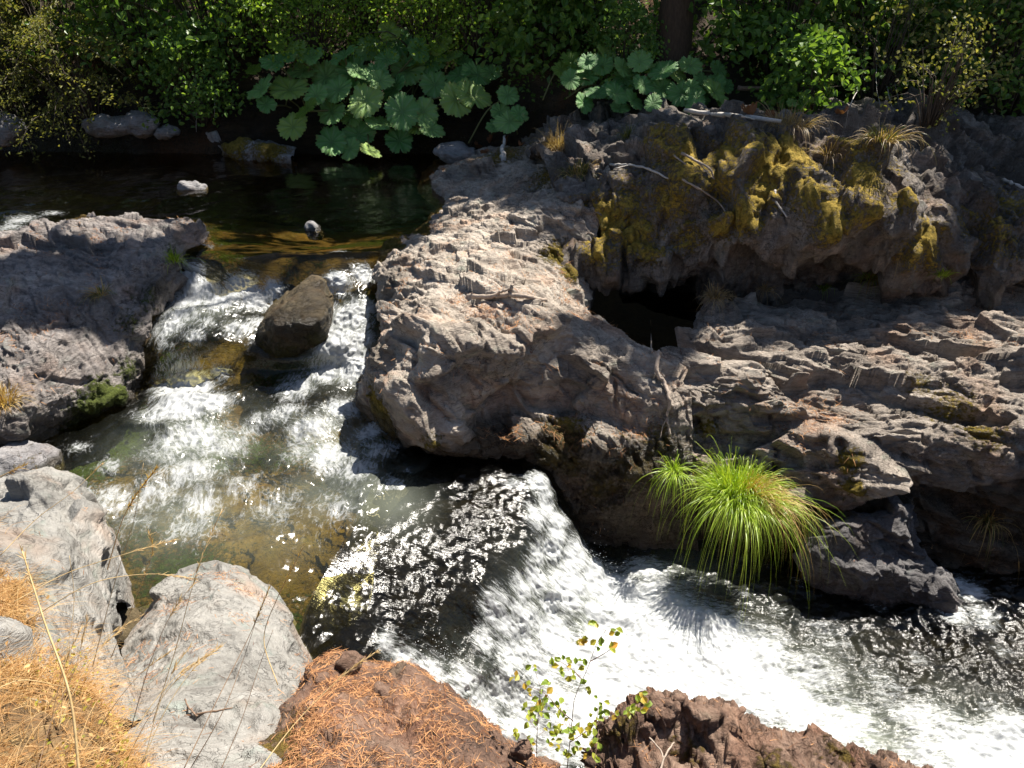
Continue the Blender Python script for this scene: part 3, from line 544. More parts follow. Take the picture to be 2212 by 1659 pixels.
# ------------------------------------------------------------------ rock masses
o = rock_loft('rock_outcrop', [
 [(890, 372, -.35), (950, 343, -.05), (1020, 325, .12), (1100, 318, .3), (1200, 325, .45), (1300, 340, .6)],
 [(915, 410, -.3), (940, 396, .02), (1020, 395, .14), (1120, 395, .28), (1230, 405, .45), (1330, 410, .55)],
 [(925, 480, -.3), (950, 460, .0), (1020, 470, .12), (1110, 480, .22), (1200, 495, .28), (1290, 500, .25)],
 [(810, 600, -.5), (868, 560, -.04), (960, 545, .1), (1060, 550, .17), (1160, 560, .17), (1240, 590, .0), (1260, 610, -.3)],
 [(800, 690, -.75), (838, 605, -.1), (930, 620, .06), (1040, 640, .12), (1150, 650, .1), (1222, 660, -.08), (1240, 700, -.6)],
 [(815, 797, -1.0), (845, 700, -.2), (900, 710, -.02), (1020, 720, .06), (1150, 720, .06), (1250, 710, -.0), (1312, 735, -.15), (1335, 790, -.75)],
 [(806, 882, -1.05), (840, 797, -.35), (890, 800, -.16), (1000, 790, -.06), (1150, 780, -.14), (1280, 770, -.16), (1390, 790, -.24), (1460, 810, -.36)],
 [(815, 925, -1.05), (850, 855, -.5), (890, 880, -.38), (950, 890, -.34), (1020, 840, -.28), (1150, 825, -.3), (1300, 828, -.3), (1420, 850, -.36), (1490, 855, -.42)],
 [(858, 948, -1.05), (893, 914, -.66), (943, 932, -.6), (1003, 942, -.58), (1040, 910, -.56), (1130, 890, -.56), (1300, 900, -.53), (1420, 915, -.58), (1490, 910, -.6)],
 [(900, 972, -1.1), (933, 947, -.82), (985, 964, -.78), (1045, 967, -.76), (1070, 960, -.74), (1150, 970, -.78), (1290, 990, -.78), (1410, 1000, -.85), (1490, 1000, -.9)],
 [(950, 1030, -1.2), (990, 1010, -1.05), (1050, 1010, -1.0), (1110, 1000, -.98), (1180, 1040, -1.1), (1240, 1090, -1.25), (1320, 1110, -1.35), (1420, 1110, -1.35), (1500, 1100, -1.35)],
 [(1050, 1080, -1.6), (1120, 1060, -1.5), (1200, 1130, -1.75), (1260, 1200, -1.9), (1350, 1240, -1.95), (1430, 1240, -1.95), (1510, 1240, -1.95)]],
 620, 640, M_OUT, fiss=[([(840, 640), (950, 680), (1060, 700), (1150, 760)], .035, .06), ([(860, 720), (960, 760), (1040, 830)], .03, .06), ([(1000, 560), (1130, 640), (1240, 690)], .025, .04), ([(1180, 720), (1300, 790), (1390, 860)], .03, .06), ([(900, 850), (960, 900), (1040, 970)], .03, .06), ([(960, 500), (1080, 520), (1200, 560)], .025, .04), ([(1320, 800), (1340, 900), (1380, 1000)], .03, .05), ([(1100, 850), (1180, 900), (1260, 990)], .02, .03)], amp=.025, sc=.40, seed=11, plates=[(.60, .16, .04, .8, .02, .35), (.22, .13, .035, .85, .05, .05), (.085, .14, .03, .75, .05, .06)], aniso=rotm(0, 0, .75) @ np.diag([1.0, .32, 1.0]), strat=[((-.55, -.8, .1), .36, .05, 1, .9, 4.5), ((-.7, -.65, .2), .11, .02, 2, .8, 7.0), ((-.8, -.5, .3), .045, .008, 3, .8, 9.0)],
 dents=[(885, 775, .22, 0.156), (1125, 600, .18, 0.078), (905, 845, .12, 0.065), (1010, 690, .26, 0.085), (1085, 705, .15, 0.091), (985, 790, .2, 0.065), (1195, 740, .24, 0.065), (880, 690, .18, 0.052), (975, 570, .13, 0.046), (1050, 520, .15, 0.046), (1000, 460, .14, 0.052), (1340, 810, .14, 0.065), (1090, 900, .3, 0.117), (1230, 900, .32, 0.078), (940, 930, .08, 0.046), (860, 640, .1, 0.033), (1150, 800, .12, 0.052)], litter=.45, low=.8, rag=.42,
 moss=[(1080, 330, .45, .75), (1200, 370, .4, .7), (1200, 550, .2, .9), (1240, 580, .15, .9), (815, 880, .18, 1.2), (830, 920, .14, 1.2), (1225, 940, .2, .95), (1190, 990, .15, .9), (1230, 1000, .13, .8), (1380, 1010, .25, .7), (1300, 1060, .25, .6), (930, 970, .12, .7), (1350, 940, .1, .5), (1430, 960, .2, .6), (940, 450, .1, .9)],
 wet=[(830, 620, .2, .8), (820, 760, .16, .8), (1100, 1010, .3, 1), (1300, 1150, .55, 1.0), (1350, 1060, .4, .8), (1200, 1040, .3, .9)], wet_shade_z=(-.78, .2))  # wet stains; those under the overhang also deepen its shade in colour
tag(o, 'broad sunlit slate outcrop between the white rapids and the dark side pool', 'rock outcrop')

o = rock_loft('rock_shelf', [
 [(1460, 670, -.85), (1535, 640, -.42), (1700, 640, -.36), (1900, 622, -.32), (2100, 605, -.27), (3050, 590, -.2)],
 [(1512, 720, -.8), (1580, 690, -.4), (1700, 695, -.38), (1900, 690, -.35), (2100, 680, -.33), (3050, 680, -.28)],
 [(1495, 800, -.72), (1588, 770, -.42), (1750, 770, -.42), (1950, 770, -.42), (2150, 780, -.4), (3050, 790, -.35)],
 [(1420, 815, -.45), (1540, 825, -.42), (1750, 840, -.5), (1950, 850, -.5), (2150, 870, -.5), (3050, 880, -.5)],
 [(1440, 850, -.42), (1520, 862, -.5), (1680, 882, -.58), (1800, 915, -.62), (1950, 945, -.65), (2100, 975, -.7), (3050, 990, -.7)],
 [(1445, 900, -.62), (1530, 910, -.68), (1690, 930, -.75), (1820, 965, -.8), (1950, 1000, -.85), (2100, 1025, -.88), (3050, 1040, -.9)],
 [(1450, 990, -.85), (1550, 1010, -.98), (1700, 1030, -1.03), (1830, 1060, -1.12), (1950, 1090, -1.18), (2100, 1110, -1.2), (3050, 1120, -1.2)],
 [(1480, 1150, -1.5), (1600, 1180, -1.6), (1750, 1180, -1.62), (1850, 1180, -1.62), (2000, 1200, -1.65), (2150, 1230, -1.72), (3050, 1240, -1.75)],
 [(1480, 1260, -2.0), (1600, 1290, -2.05), (1750, 1290, -2.1), (1850, 1290, -2.1), (2000, 1300, -2.1), (2150, 1320, -2.1), (3050, 1330, -2.1)]],
 900, 540, M_SHELF, fiss=[([(1500, 720), (1700, 760), (1950, 800), (2212, 880)], .03, .06), ([(1560, 820), (1750, 870), (1900, 960)], .035, .07), ([(1850, 830), (1960, 900), (2000, 960)], .03, .06), ([(1660, 900), (1680, 1000), (1700, 1150)], .03, .07), ([(1820, 960), (1830, 1060), (1840, 1160)], .04, .10), ([(1960, 1000), (1990, 1100), (2000, 1180)], .035, .08), ([(2100, 1000), (2130, 1120), (2140, 1200)], .035, .08), ([(1550, 900), (1570, 980)], .03, .06), ([(1900, 660), (2050, 700), (2200, 720)], .025, .04)], amp=.02, sc=.30, seed=23, litter=.4, sharp=1.0, low=.6, rag=.35, plates=[(.85, .12, .06, .9, .05, .06), (.40, .17, .07, .85, .06, .06), (.17, .22, .07, .85, .1, .05), (.07, .26, .06, .8, .08, .07)], aniso=rotm(0, 0, -.2) @ np.diag([.32, 1.0, .9]), strat=[((-.25, -.95, -.1), .34, .06, 4, 1.1, 2.2), ((-.35, -.9, -.2), .12, .018, 5, 1.1, 2.5)], foli=rotm(.35, .2, .35) @ np.diag([.9, 1.5, 3.0]),
 moss=[(2050, 880, .3, .6), (2120, 930, .25, .65), (1830, 1000, .12, .9), (1835, 1060, .12, .9), (1530, 920, .12, .7), (1980, 830, .2, .5)], wet_shade_z=(-1.4, .5))  # wet stain band raised up the face, also paints in its shade
tag(o, 'long sunlit slate shelf with ragged ledges and a steep shaded face over the lower pool', 'rock shelf')

o = rock_loft('mossy_cliff', [
 [(1120, 250, .3), (1300, 240, .7), (1450, 235, .85), (1600, 235, .88), (1800, 240, .84), (2000, 245, .78), (2250, 255, .6), (3100, 260, .5)],
 [(1130, 318, .42), (1300, 300, .7), (1450, 285, .85), (1600, 282, .92), (1800, 285, .9), (2000, 292, .8), (2250, 310, .6), (3100, 315, .5)],
 [(1190, 392, .48), (1330, 385, .62), (1450, 340, .84), (1550, 312, .98), (1700, 312, 1.0), (1850, 332, .94), (1980, 385, .74), (2060, 425, .5), (2180, 440, .42), (3100, 435, .4)],
 [(1215, 445, .4), (1300, 430, .52), (1400, 418, .6), (1500, 395, .76), (1650, 388, .82), (1800, 400, .77), (1930, 405, .72), (2010, 460, .5), (2090, 505, .26), (2220, 520, .2), (3100, 520, .2)],
 [(1230, 510, .16), (1330, 505, .24), (1450, 490, .34), (1560, 480, .50), (1700, 480, .53), (1850, 480, .53), (1960, 510, .38), (2060, 560, .06), (2200, 575, .0), (3100, 575, .0)],
 [(1228, 565, -.02), (1300, 568, .02), (1400, 572, .04), (1500, 580, .0), (1600, 590, -.08), (1750, 590, -.1), (1900, 590, -.1), (2050, 600, -.14), (2200, 606, -.15), (3100, 606, -.15)],
 [(1235, 588, -.3), (1300, 588, -.3), (1400, 592, -.3), (1470, 600, -.25), (1530, 620, -.3), (1650, 628, -.36), (1800, 618, -.36), (1950, 608, -.32), (2100, 602, -.28), (3100, 600, -.25)],
 [(1240, 650, -.85), (1300, 650, -.85), (1400, 650, -.85), (1480, 645, -.75), (1540, 660, -.6), (1650, 650, -.5), (1800, 640, -.5), (1950, 630, -.5), (2100, 620, -.5), (3100, 620, -.5)]],
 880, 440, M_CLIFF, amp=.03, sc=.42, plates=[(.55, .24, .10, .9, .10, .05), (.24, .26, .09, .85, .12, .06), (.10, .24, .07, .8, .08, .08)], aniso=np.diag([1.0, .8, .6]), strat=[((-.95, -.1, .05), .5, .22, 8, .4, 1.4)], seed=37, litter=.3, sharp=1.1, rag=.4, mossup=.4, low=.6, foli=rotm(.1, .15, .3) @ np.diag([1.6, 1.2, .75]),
 moss=[(1560, 320, .35, 0.68), (1700, 325, .3, 0.77), (1480, 370, .3, 0.59), (1600, 470, .22, 0.85), (1640, 420, .2, 0.77), (1560, 400, .25, 0.68), (1300, 470, .3, 0.81), (1370, 500, .28, 0.72), (1250, 490, .2, 0.68), (1480, 520, .2, 0.59), (1550, 500, .14, 0.85), (1810, 490, .2, 0.89), (1800, 440, .18, 0.68), (1860, 470, .1, 0.77), (1960, 420, .2, 0.68), (2000, 500, .22, 0.85), (2020, 560, .2, 0.68), (2150, 500, .4, 0.51), (1440, 430, .25, 0.68), (1750, 400, .3, 0.68), (1870, 380, .3, 0.68), (1900, 470, .2, 0.77), (1500, 330, .3, 0.77), (1350, 440, .3, 0.59), (1430, 290, .4, 0.51), (1850, 300, .4, 0.51), (1650, 360, .3, 0.77), (1980, 560, .2, 0.68), (2200, 440, .4, 0.51), (1300, 540, .2, 0.77), (1400, 550, .18, 0.68)])
tag(o, 'moss covered fractured cliff of dark rock overhanging the dark side pool', 'cliff')

o = rock_loft('rock_slab', [
 [(-520, 560, -.4), (0, 524, -.2), (100, 494, -.2), (250, 480, -.2), (350, 484, -.2), (420, 498, -.25), (450, 515, -.4)],
 [(-520, 570, .16), (0, 517, .13), (100, 491, .16), (250, 484, .17), (350, 491, .13), (415, 508, .03), (445, 535, -.3)],
 [(-520, 630, .1), (0, 580, .06), (150, 545, .1), (250, 540, .12), (340, 550, .06), (395, 570, -.1), (415, 610, -.5)],
 [(-520, 710, .0), (0, 680, -.02), (150, 655, -.04), (260, 645, -.1), (320, 640, -.2), (360, 650, -.55)],
 [(-520, 800, -.2), (0, 770, -.2), (100, 755, -.2), (200, 745, -.3), (280, 745, -.42), (340, 775, -.95)],
 [(-520, 880, -.4), (0, 860, -.4), (100, 848, -.42), (200, 845, -.55), (270, 835, -.72), (330, 850, -1.05)],
 [(-520, 950, -.6), (0, 930, -.62), (80, 925, -.66), (150, 925, -.8), (230, 920, -1.05)],
 [(-520, 1010, -.8), (0, 985, -.82), (80, 985, -.9), (160, 995, -1.1)],
 [(-520, 1060, -1.1), (0, 1050, -1.1), (100, 1050, -1.2), (180, 1050, -1.3)]],
 560, 500, M_LEFT, fiss=[([(0, 600), (150, 620), (330, 600)], .03, .05), ([(0, 720), (150, 700), (300, 700)], .03, .05), ([(50, 800), (160, 830), (260, 800)], .03, .05), ([(60, 530), (200, 540), (330, 530)], .025, .04)], amp=.025, sc=.36, seed=51, plates=[(.5, .12, .04, .85, .03, .25), (.2, .13, .035, .85, .06, .05), (.08, .14, .03, .75, .05, .07)], aniso=rotm(0, 0, .6) @ np.diag([1.0, .6, 1.0]), litter=.4, strat=[((-.5, -.8, .1), .26, .06, 12, 1.2, 3.0), ((-.4, -.8, .3), .09, .03, 13, 1.1, 4.0), ((-.8, -.5, .1), .05, .012, 14, 1.0, 5.0)], dents=[(230, 520, .3, .08), (100, 700, .2, .06), (200, 600, .2, .05)], rag=.3, foli=rotm(.3, .3, .9) @ np.diag([1.0, 1.5, 2.6]),
 moss=[(330, 640, .2, .5), (280, 700, .18, .45), (230, 850, .16, 1.0), (205, 890, .2, .95), (255, 860, .15, 1.1), (170, 925, .15, 1.0), (290, 800, .15, .7), (380, 545, .12, .5)], wet=[(350, 620, .15, .9), (320, 800, .2, .9), (80, 980, .35, 1)], wet_shade_z=(-.8, .12))
tag(o, 'wide dark slate slab with pale rim beside the left rapids, half in tree shade', 'rock slab')

o = rock_loft('boulder', [
 [(-140, 1110, -1.0), (60, 1075, -1.0), (140, 1085, -1.0), (215, 1140, -1.0), (255, 1220, -1.0), (285, 1340, -1.0)],
 [(-140, 1112, .02), (20, 1085, .0), (75, 1058, .0), (132, 1064, .0), (198, 1130, -.05), (236, 1215, -.15), (252, 1300, -.35)],
 [(-140, 1180, .2), (10, 1150, .14), (90, 1140, .12), (150, 1180, .1), (200, 1240, .0), (243, 1330, -.42)],
 [(-140, 1300, .46), (0, 1240, .34), (100, 1270, .28), (180, 1320, .14), (230, 1370, -.12), (268, 1400, -.55)],
 [(-140, 1450, .7), (0, 1390, .52), (120, 1410, .4), (200, 1430, .2), (250, 1440, -.1), (290, 1440, -.5)],
 [(-140, 1620, .85), (0, 1560, .7), (140, 1560, .5), (230, 1550, .25), (280, 1560, .05), (310, 1560, -.3)]],
 330, 330, M_GREY, amp=.015, sc=.45, seed=61, plates=[(.5, .08, .012, .9, .0, .12), (.2, .05, .010, .8, .04, .12), (.09, .04, .008, .5, .0, .2)], strat=[((-.6, -.6, .4), .24, .025, 15, .5, 3.0), ((-.5, -.7, .3), .06, .008, 16, 1.0, 6.0)], litter=.2, low=.4, sharp=.9, rag=.4, key='grey1')
tag(o, 'pale grey angular boulder at the water edge, behind the dry golden grass', 'boulder')
o = rock_loft('boulder', [
 [(320, 1310, -1.0), (400, 1268, -1.0), (520, 1275, -1.0), (600, 1310, -1.0), (655, 1400, -1.0), (690, 1460, -1.0)],
 [(318, 1318, -.64), (395, 1258, -.5), (460, 1258, -.48), (520, 1266, -.5), (585, 1302, -.55), (636, 1385, -.62), (658, 1440, -.62)],
 [(285, 1400, -.56), (375, 1330, -.36), (480, 1335, -.3), (560, 1370, -.35), (620, 1430, -.45), (655, 1490, -.42)],
 [(270, 1450, -.46), (370, 1425, -.27), (450, 1428, -.22), (530, 1440, -.22), (600, 1490, -.3), (645, 1560, -.3)],
 [(260, 1530, -.22), (370, 1525, -.07), (450, 1535, -.02), (530, 1540, -.02), (590, 1570, -.1), (625, 1610, -.2)],
 [(260, 1700, .2), (370, 1700, .25), (450, 1700, .25), (530, 1700, .25), (620, 1700, .2)],
 [(260, 1900, .3), (450, 1900, .4), (640, 1900, .3)]],
 360, 380, M_GREY, amp=.015, sc=.48, seed=71, plates=[(.4, .05, .010, .55, .0, .15), (.2, .045, .010, .8, .04, .12), (.09, .04, .008, .5, .0, .2)], aniso=rotm(0, 0, .5) @ np.diag([1, .6, 1]), strat=[((-.3, -.9, .3), .28, .03, 17, .5, 3.5), ((-.2, -.9, .3), .07, .009, 18, 1.0, 6.0)], litter=.2, low=.4, sharp=.85, rag=.4, key='grey2')
tag(o, 'large smooth pale grey slab boulder strewn with orange needles at bottom left', 'boulder')

o = rock_loft('bank', [
 [(590, 1520, -1.5), (690, 1440, -1.5), (780, 1440, -1.6), (870, 1450, -1.7), (960, 1500, -1.8), (1060, 1590, -1.9), (1230, 1690, -2.0)],
 [(555, 1640, -.05), (615, 1540, -.06), (675, 1450, -.1), (770, 1442, -.08), (865, 1448, -.08), (960, 1500, -.08), (1060, 1590, -.1), (1200, 1665, -.15)],
 [(540, 1700, .2), (620, 1640, .16), (700, 1560, .12), (800, 1540, .1), (900, 1555, .1), (1000, 1600, .08), (1100, 1680, .05), (1220, 1750, -.05)],
 [(540, 1850, .4), (700, 1800, .35), (900, 1800, .3), (1100, 1820, .2), (1260, 1850, .1)],
 [(400, 2300, .7), (700, 2300, .65), (900, 2300, .6), (1100, 2300, .5), (1300, 2300, .4)]],
 360, 360, M_BROWN, amp=.03, sc=.2, seed=81, plates=[(.16, .2, .08, .7, .0, .3)], litter=.2, key='near', moss=[(560, 1650, .2, .8), (620, 1590, .15, .7)])
BANK_NEAR = o; o['kind'] = 'structure'
o = rock_loft('jagged_rock', [
 [(1280, 1680, -2.0), (1310, 1600, -2.0), (1440, 1540, -2.0), (1560, 1560, -2.0), (1700, 1620, -2.1), (1900, 1680, -2.2), (2080, 1720, -2.2)],
 [(1283, 1665, -.12), (1306, 1590, -.08), (1355, 1556, -.02), (1410, 1530, .02), (1445, 1513, .04), (1485, 1530, .03), (1565, 1535, .0), (1630, 1592, -.06), (1700, 1592, -.1), (1800, 1616, -.15), (1920, 1652, -.2), (2060, 1700, -.3)],
 [(1285, 1720, -.1), (1330, 1640, -.08), (1400, 1600, -.06), (1450, 1590, -.06), (1500, 1600, -.06), (1580, 1610, -.06), (1640, 1640, -.1), (1720, 1640, -.12), (1820, 1660, -.17), (2060, 1740, -.3)],
 [(1290, 1850, -.0), (1450, 1750, -.03), (1600, 1750, -.05), (1800, 1780, -.12), (2060, 1850, -.2)],
 [(1290, 2200, .2), (1450, 2200, .2), (1600, 2200, .2), (1800, 2200, .1), (2060, 2200, .0)]],
 480, 260, M_BROWN, amp=.012, sc=.14, seed=91, plates=[(.18, .28, .08, .9, .1, .06), (.07, .28, .07, .85, .1, .07)], aniso=np.diag([1, .8, .6]), litter=.8, sharp=1.2, rag=.7, strat=[((-.95, -.2, .1), .15, .05, 19, .6, 1.4), ((-.9, -.3, .1), .05, .015, 20, .7, 2)], moss=[(1330, 1590, .1, .7), (1480, 1620, .1, .5), (1680, 1640, .1, .6), (1840, 1640, .12, .6)], foli=rotm(.1, .4, .2) @ np.diag([2.4, 1.2, .8]))
tag(o, 'jagged brown rock with upright slate points at the bottom edge, right of the leafy sapling', 'rock')
o = rock_loft('boulder', [
 [(1740, 1190, -1.9), (1800, 1140, -1.7), (1880, 1120, -1.7), (1960, 1125, -1.7), (2000, 1210, -1.9), (2060, 1260, -1.95)],
 [(1738, 1190, -1.5), (1800, 1120, -1.14), (1880, 1112, -1.12), (1962, 1118, -1.16), (1990, 1200, -1.55), (2048, 1265, -1.75)],
 [(1730, 1220, -1.52), (1800, 1190, -1.3), (1870, 1170, -1.26), (1945, 1195, -1.36), (2000, 1245, -1.5), (2050, 1305, -1.76)],
 [(1735, 1240, -1.62), (1790, 1250, -1.5), (1870, 1250, -1.45), (1950, 1262, -1.5), (2010, 1290, -1.6), (2045, 1340, -1.78)],
 [(1740, 1275, -1.95), (1800, 1310, -1.95), (1880, 1335, -1.95), (1950, 1345, -1.95), (2045, 1375, -2.0)]],
 300, 260, M_DSLATE, plates=[(.3, .14, .05, .9, .04, .06), (.12, .16, .05, .85, .08, .06)], strat=[((-.3, -.8, -.3), .15, .06, 22, 1, 2.5), ((-.3, -.8, -.3), .06, .015, 23, 1, 4)], amp=.02, sc=.26, seed=101, litter=.5, wet_shade_z=(-1.72, .06))
tag(o, 'dark wedge shaped slate boulder right of the big green grass clump', 'boulder')

# rock hidden under the falls
GR = GF[:480, :, :].copy(); Nn = gnormals(GR); Nn = Nn if Nn[..., 2].mean() > 0 else -Nn
P, hi = rockify((GR - Nn * .09)[::2, ::2].reshape(-1, 3), Nn[::2, ::2].reshape(-1, 3), .05, .28, 111)
mo = np.clip(-.15 + .5 * fbm(P * 2.5, 112, 3), 0, .12)
o = obj('riverbed', P, gridfaces(240, 200), M_DARK, attrs={'mask': np.stack([mo, 0 * mo, .7 + 0 * mo], 1)}); o['kind'] = 'structure'

def at(px, py, z, **k): return V(px, py, z)
o = rock_loft('boulder', [[(585, 680, -.95), (615, 640, -.7), (680, 612, -.6), (715, 615, -.6), (738, 650, -.95)],
 [(548, 705, -.9), (600, 650, -.42), (680, 604, -.22), (708, 608, -.25), (742, 650, -.9)],
 [(530, 745, -.9), (572, 696, -.42), (645, 660, -.2), (706, 645, -.2), (738, 695, -.9)],
 [(522, 785, -.95), (556, 755, -.62), (625, 727, -.37), (700, 706, -.33), (732, 740, -.9)],
 [(536, 805, -1.05), (580, 796, -.9), (640, 788, -.86), (692, 765, -.8), (720, 760, -1.0)]], 170, 170, M_WETB, amp=.02, sc=.2, seed=121, litter=.1, plates=[(.28, .08, .02, .6, .02, .35), (.09, .12, .03, .7, .05, .15)], moss=[(560, 770, .2, .9), (620, 775, .2, .8), (690, 740, .16, .7)], wet=[(560, 760, .3, 1), (640, 780, .3, 1), (720, 690, .2, 1), (690, 610, .15, .8), (590, 680, .2, .9), (650, 690, .6, .85)])
tag(o, 'wet brown wedge shaped boulder splitting the white rapids in two', 'boulder')
o = boulder('boulder', V(275, 760, -.62), (.36, .34, .30), M_WETB, (.1, .2, .6), seed=12, cuts=9, amp=.02, sc=.22, moss=.7, wet_shade_z=(-.75, .1)); tag(o, 'wet mossy boulder at the left edge of the rapids below the slate slab', 'boulder')
o = boulder('boulder', V(45, 1025, -.85), (.30, .26, .20), M_PALE, (.1, .1, .3), seed=14, cuts=9, amp=.02, sc=.15, moss=.3, wet_shade_z=(-.8, .06)); tag(o, 'small wet pale boulder at the left picture edge, just beyond the grey boulder', 'boulder')
o = boulder('river_stone', V(415, 406, .0), (.20, .13, .10), M_PALE, (0, .1, .2), seed=16, cuts=10, amp=.012, sc=.1, sub=4); tag(o, 'small pale stone standing alone in the dark upper pool', 'stone')
o = boulder('river_stone', V(680, 500, -.02), (.085, .13, .10), M_PALE, (0, .1, .5), seed=18, cuts=10, amp=.01, sc=.1, sub=4, wet_shade_z=(0, .03)); tag(o, 'small grey stone poking up just above the lip of the rapids', 'stone')
o = rock_loft('rock', [[(262, 300, -.2), (330, 292, -.2), (450, 298, -.2), (560, 312, -.2), (650, 332, -.2)], [(272, 298, .09), (330, 288, .12), (450, 296, .13), (560, 308, .17), (636, 328, .1)], [(280, 306, .07), (340, 303, .09), (450, 312, .10), (560, 326, .13), (634, 344, .06)], [(285, 318, -.2), (340, 320, -.2), (450, 334, -.2), (560, 358, -.2), (640, 368, -.2)]], 240, 80, M_PALE, amp=.03, sc=.25, seed=131, litter=.1, plates=[(.4, .12, .08, .9, .05, .06), (.14, .12, .06, .8, .06, .06)], moss=[(500, 303, .35, 1.0), (590, 315, .3, .9), (420, 298, .2, .5)])
tag(o, 'long low pale rock ledge with brown moss at the far edge of the upper pool', 'rock')
o = boulder('rock', VY(357, 286, 10.9), (.2, .15, .10), M_PALE, seed=24, cuts=9, amp=.02, sc=.12, sub=4); tag(o, 'small pale rock perched behind the long far ledge', 'rock')
o = boulder('rock', VY(305, 270, 10.9), (.32, .2, .13), M_PALE, (0, 0, .4), seed=26, cuts=9, amp=.03, sc=.15, sub=4); tag(o, 'grey rock under the far bank, second from the end of its row', 'rock')
o = boulder('rock', VY(228, 270, 10.85), (.44, .22, .11), M_PALE, (0, 0, .1), seed=28, cuts=9, amp=.03, sc=.15, sub=4); tag(o, 'flat grey rock under the far bank below the drooping conifer', 'rock')
o = boulder('rock', VY(10, 278, 10.85), (.30, .25, .2), M_PALE, seed=30, cuts=9, amp=.03, sc=.15, sub=4); tag(o, 'rounded grey rock at the left picture edge on the far shore', 'rock')
o = boulder('rock', V(985, 330, .12), (.34, .2, .12), M_PALE, (0, .1, .2), seed=32, cuts=9, amp=.03, sc=.15, sub=4); tag(o, 'small pale rock tip behind the rusty dead leaves', 'rock')
o = boulder('rock', V(755, 1432, -.06), (.06, .045, .045), M_BROWN, (.2, .3, .2), seed=34, cuts=9, amp=.01, sc=.06, sub=4); tag(o, 'small dark rock at the far rim of the needle covered bank', 'rock')
o = boulder('rock', V(825, 1500, .02), (.055, .03, .035), M_BROWN, (.2, .5, -.7), seed=36, cuts=9, amp=.01, sc=.05, sub=4); tag(o, 'dark rock chip lying in the orange needles', 'rock')
o = boulder('rock', V(1130, 1620, -.0), (.05, .03, .03), M_BROWN, (.2, .2, .3), seed=38, cuts=9, amp=.01, sc=.05, sub=4); tag(o, 'small brown rock at the right end of the needle covered bank', 'rock')
for k, (px, py, z, a, b, c, sd, lab) in enumerate([
  (1445, 1545, -.01, .045, .04, .085, 41, 'dark upright slate point with rounded top on the jagged rock'), (1395, 1575, -.03, .03, .035, .06, 42, 'small grey slate tooth just left of the rounded slate point'),
  (1560, 1575, -.04, .07, .05, .06, 44, 'dark slate block standing right of the rounded slate point'),
  (690, 1478, -.04, .05, .04, .04, 45, 'dark slate lump on the corner of the needle covered bank nearest the grey slab'), (640, 1540, .02, .045, .04, .05, 46, 'dark slate chunk on the left rim of the needle covered bank')]):
    o = boulder('slate_point', V(px, py, z), (a, b, c), M_BROWN, (.1, .15 * (-1) ** k, .3 * k), seed=sd, cuts=14, amp=.008, sc=.05, sub=4, cutd=(.5, .85), litter=.1); tag(o, lab, 'slate point')

# ------------------------------------------------------------------ near bank on the left
o = rock_loft('bank', [
 [(-400, 1100, .5), (-100, 1130, .4), (0, 1165, .3), (35, 1200, .12)],
 [(-400, 1250, .65), (-100, 1260, .58), (40, 1300, .42), (120, 1350, .12)],
 [(-400, 1400, .8), (-50, 1400, .67), (110, 1430, .5), (200, 1470, .1)],
 [(-400, 1550, .9), (0, 1540, .76), (170, 1550, .6), (265, 1570, .12)],
 [(-400, 1720, 1.0), (0, 1720, .86), (220, 1710, .68), (320, 1720, .2)],
 [(-600, 2300, 1.15), (0, 2300, 1.0), (300, 2300, .85), (520, 2300, .5)]],
 220, 260, rock_mat('dry_soil', (.10, .06, .03), (.24, .15, .07), (.40, .27, .12), litter=(.34, .19, .07), sc=1.5), amp=.05, sc=.2, seed=85, litter=1.0, key='grassbank', rag=.2)
o['kind'] = 'structure'

# ------------------------------------------------------------------ ray casting onto what has been built
_bv = []; _bf = []; _n = 0
for g in BVH_SRC:
    f = gridfaces(*g.shape[:2]) + _n; _bv.append(g.reshape(-1, 3)); _bf.append(f); _n += g.shape[0] * g.shape[1]
BVH = BVHTree.FromPolygons([Vector(x) for x in np.concatenate(_bv)], [tuple(int(q) for q in x) for x in np.concatenate(_bf)])
def hit(px, py):
    h = BVH.ray_cast(Vector(C0), Vector(ray(px, py)).normalized(), 80)
    return np.array(h[0]) if h[0] is not None else VY(px, py, 14)

# ------------------------------------------------------------------ plants: blades, leaves, stems
def blades(base, dirs, length, width, droop, seg=5, rs=None, twist=None):
    n = len(base); t = np.linspace(0, 1, seg + 1); d = unit(dirs)
    L = np.asarray(length).reshape(n, 1); dr = np.broadcast_to(np.asarray(droop, float).reshape(-1, 1), (n, 1))
    pts = base[:, None, :] + d[:, None, :] * (L * t)[:, :, None]
    pts[:, :, 2] -= dr * L * t[None] ** 2.2
    out = d.copy(); out[:, 2] = 0; out = unit(out)
    pts -= out[:, None, :] * (dr * L * .25 * t[None] ** 3)[:, :, None]
    side = unit(np.cross(d, np.array([0, 0, 1.0]) + .3 * rs.normal(size=(n, 3))))
    w = np.asarray(width).reshape(-1, 1) * (1 - .93 * t[None] ** 1.6) * .5
    a = pts + side[:, None] * w[:, :, None]; b = pts - side[:, None] * w[:, :, None]
    v = np.stack([a, b], 2).reshape(-1, 3)
    i = (np.arange(n) * (seg + 1) * 2)[:, None] + (np.arange(seg) * 2)[None]
    f = np.stack([i, i + 1, i + 3, i + 2], -1).reshape(-1, 4)
    return v, f
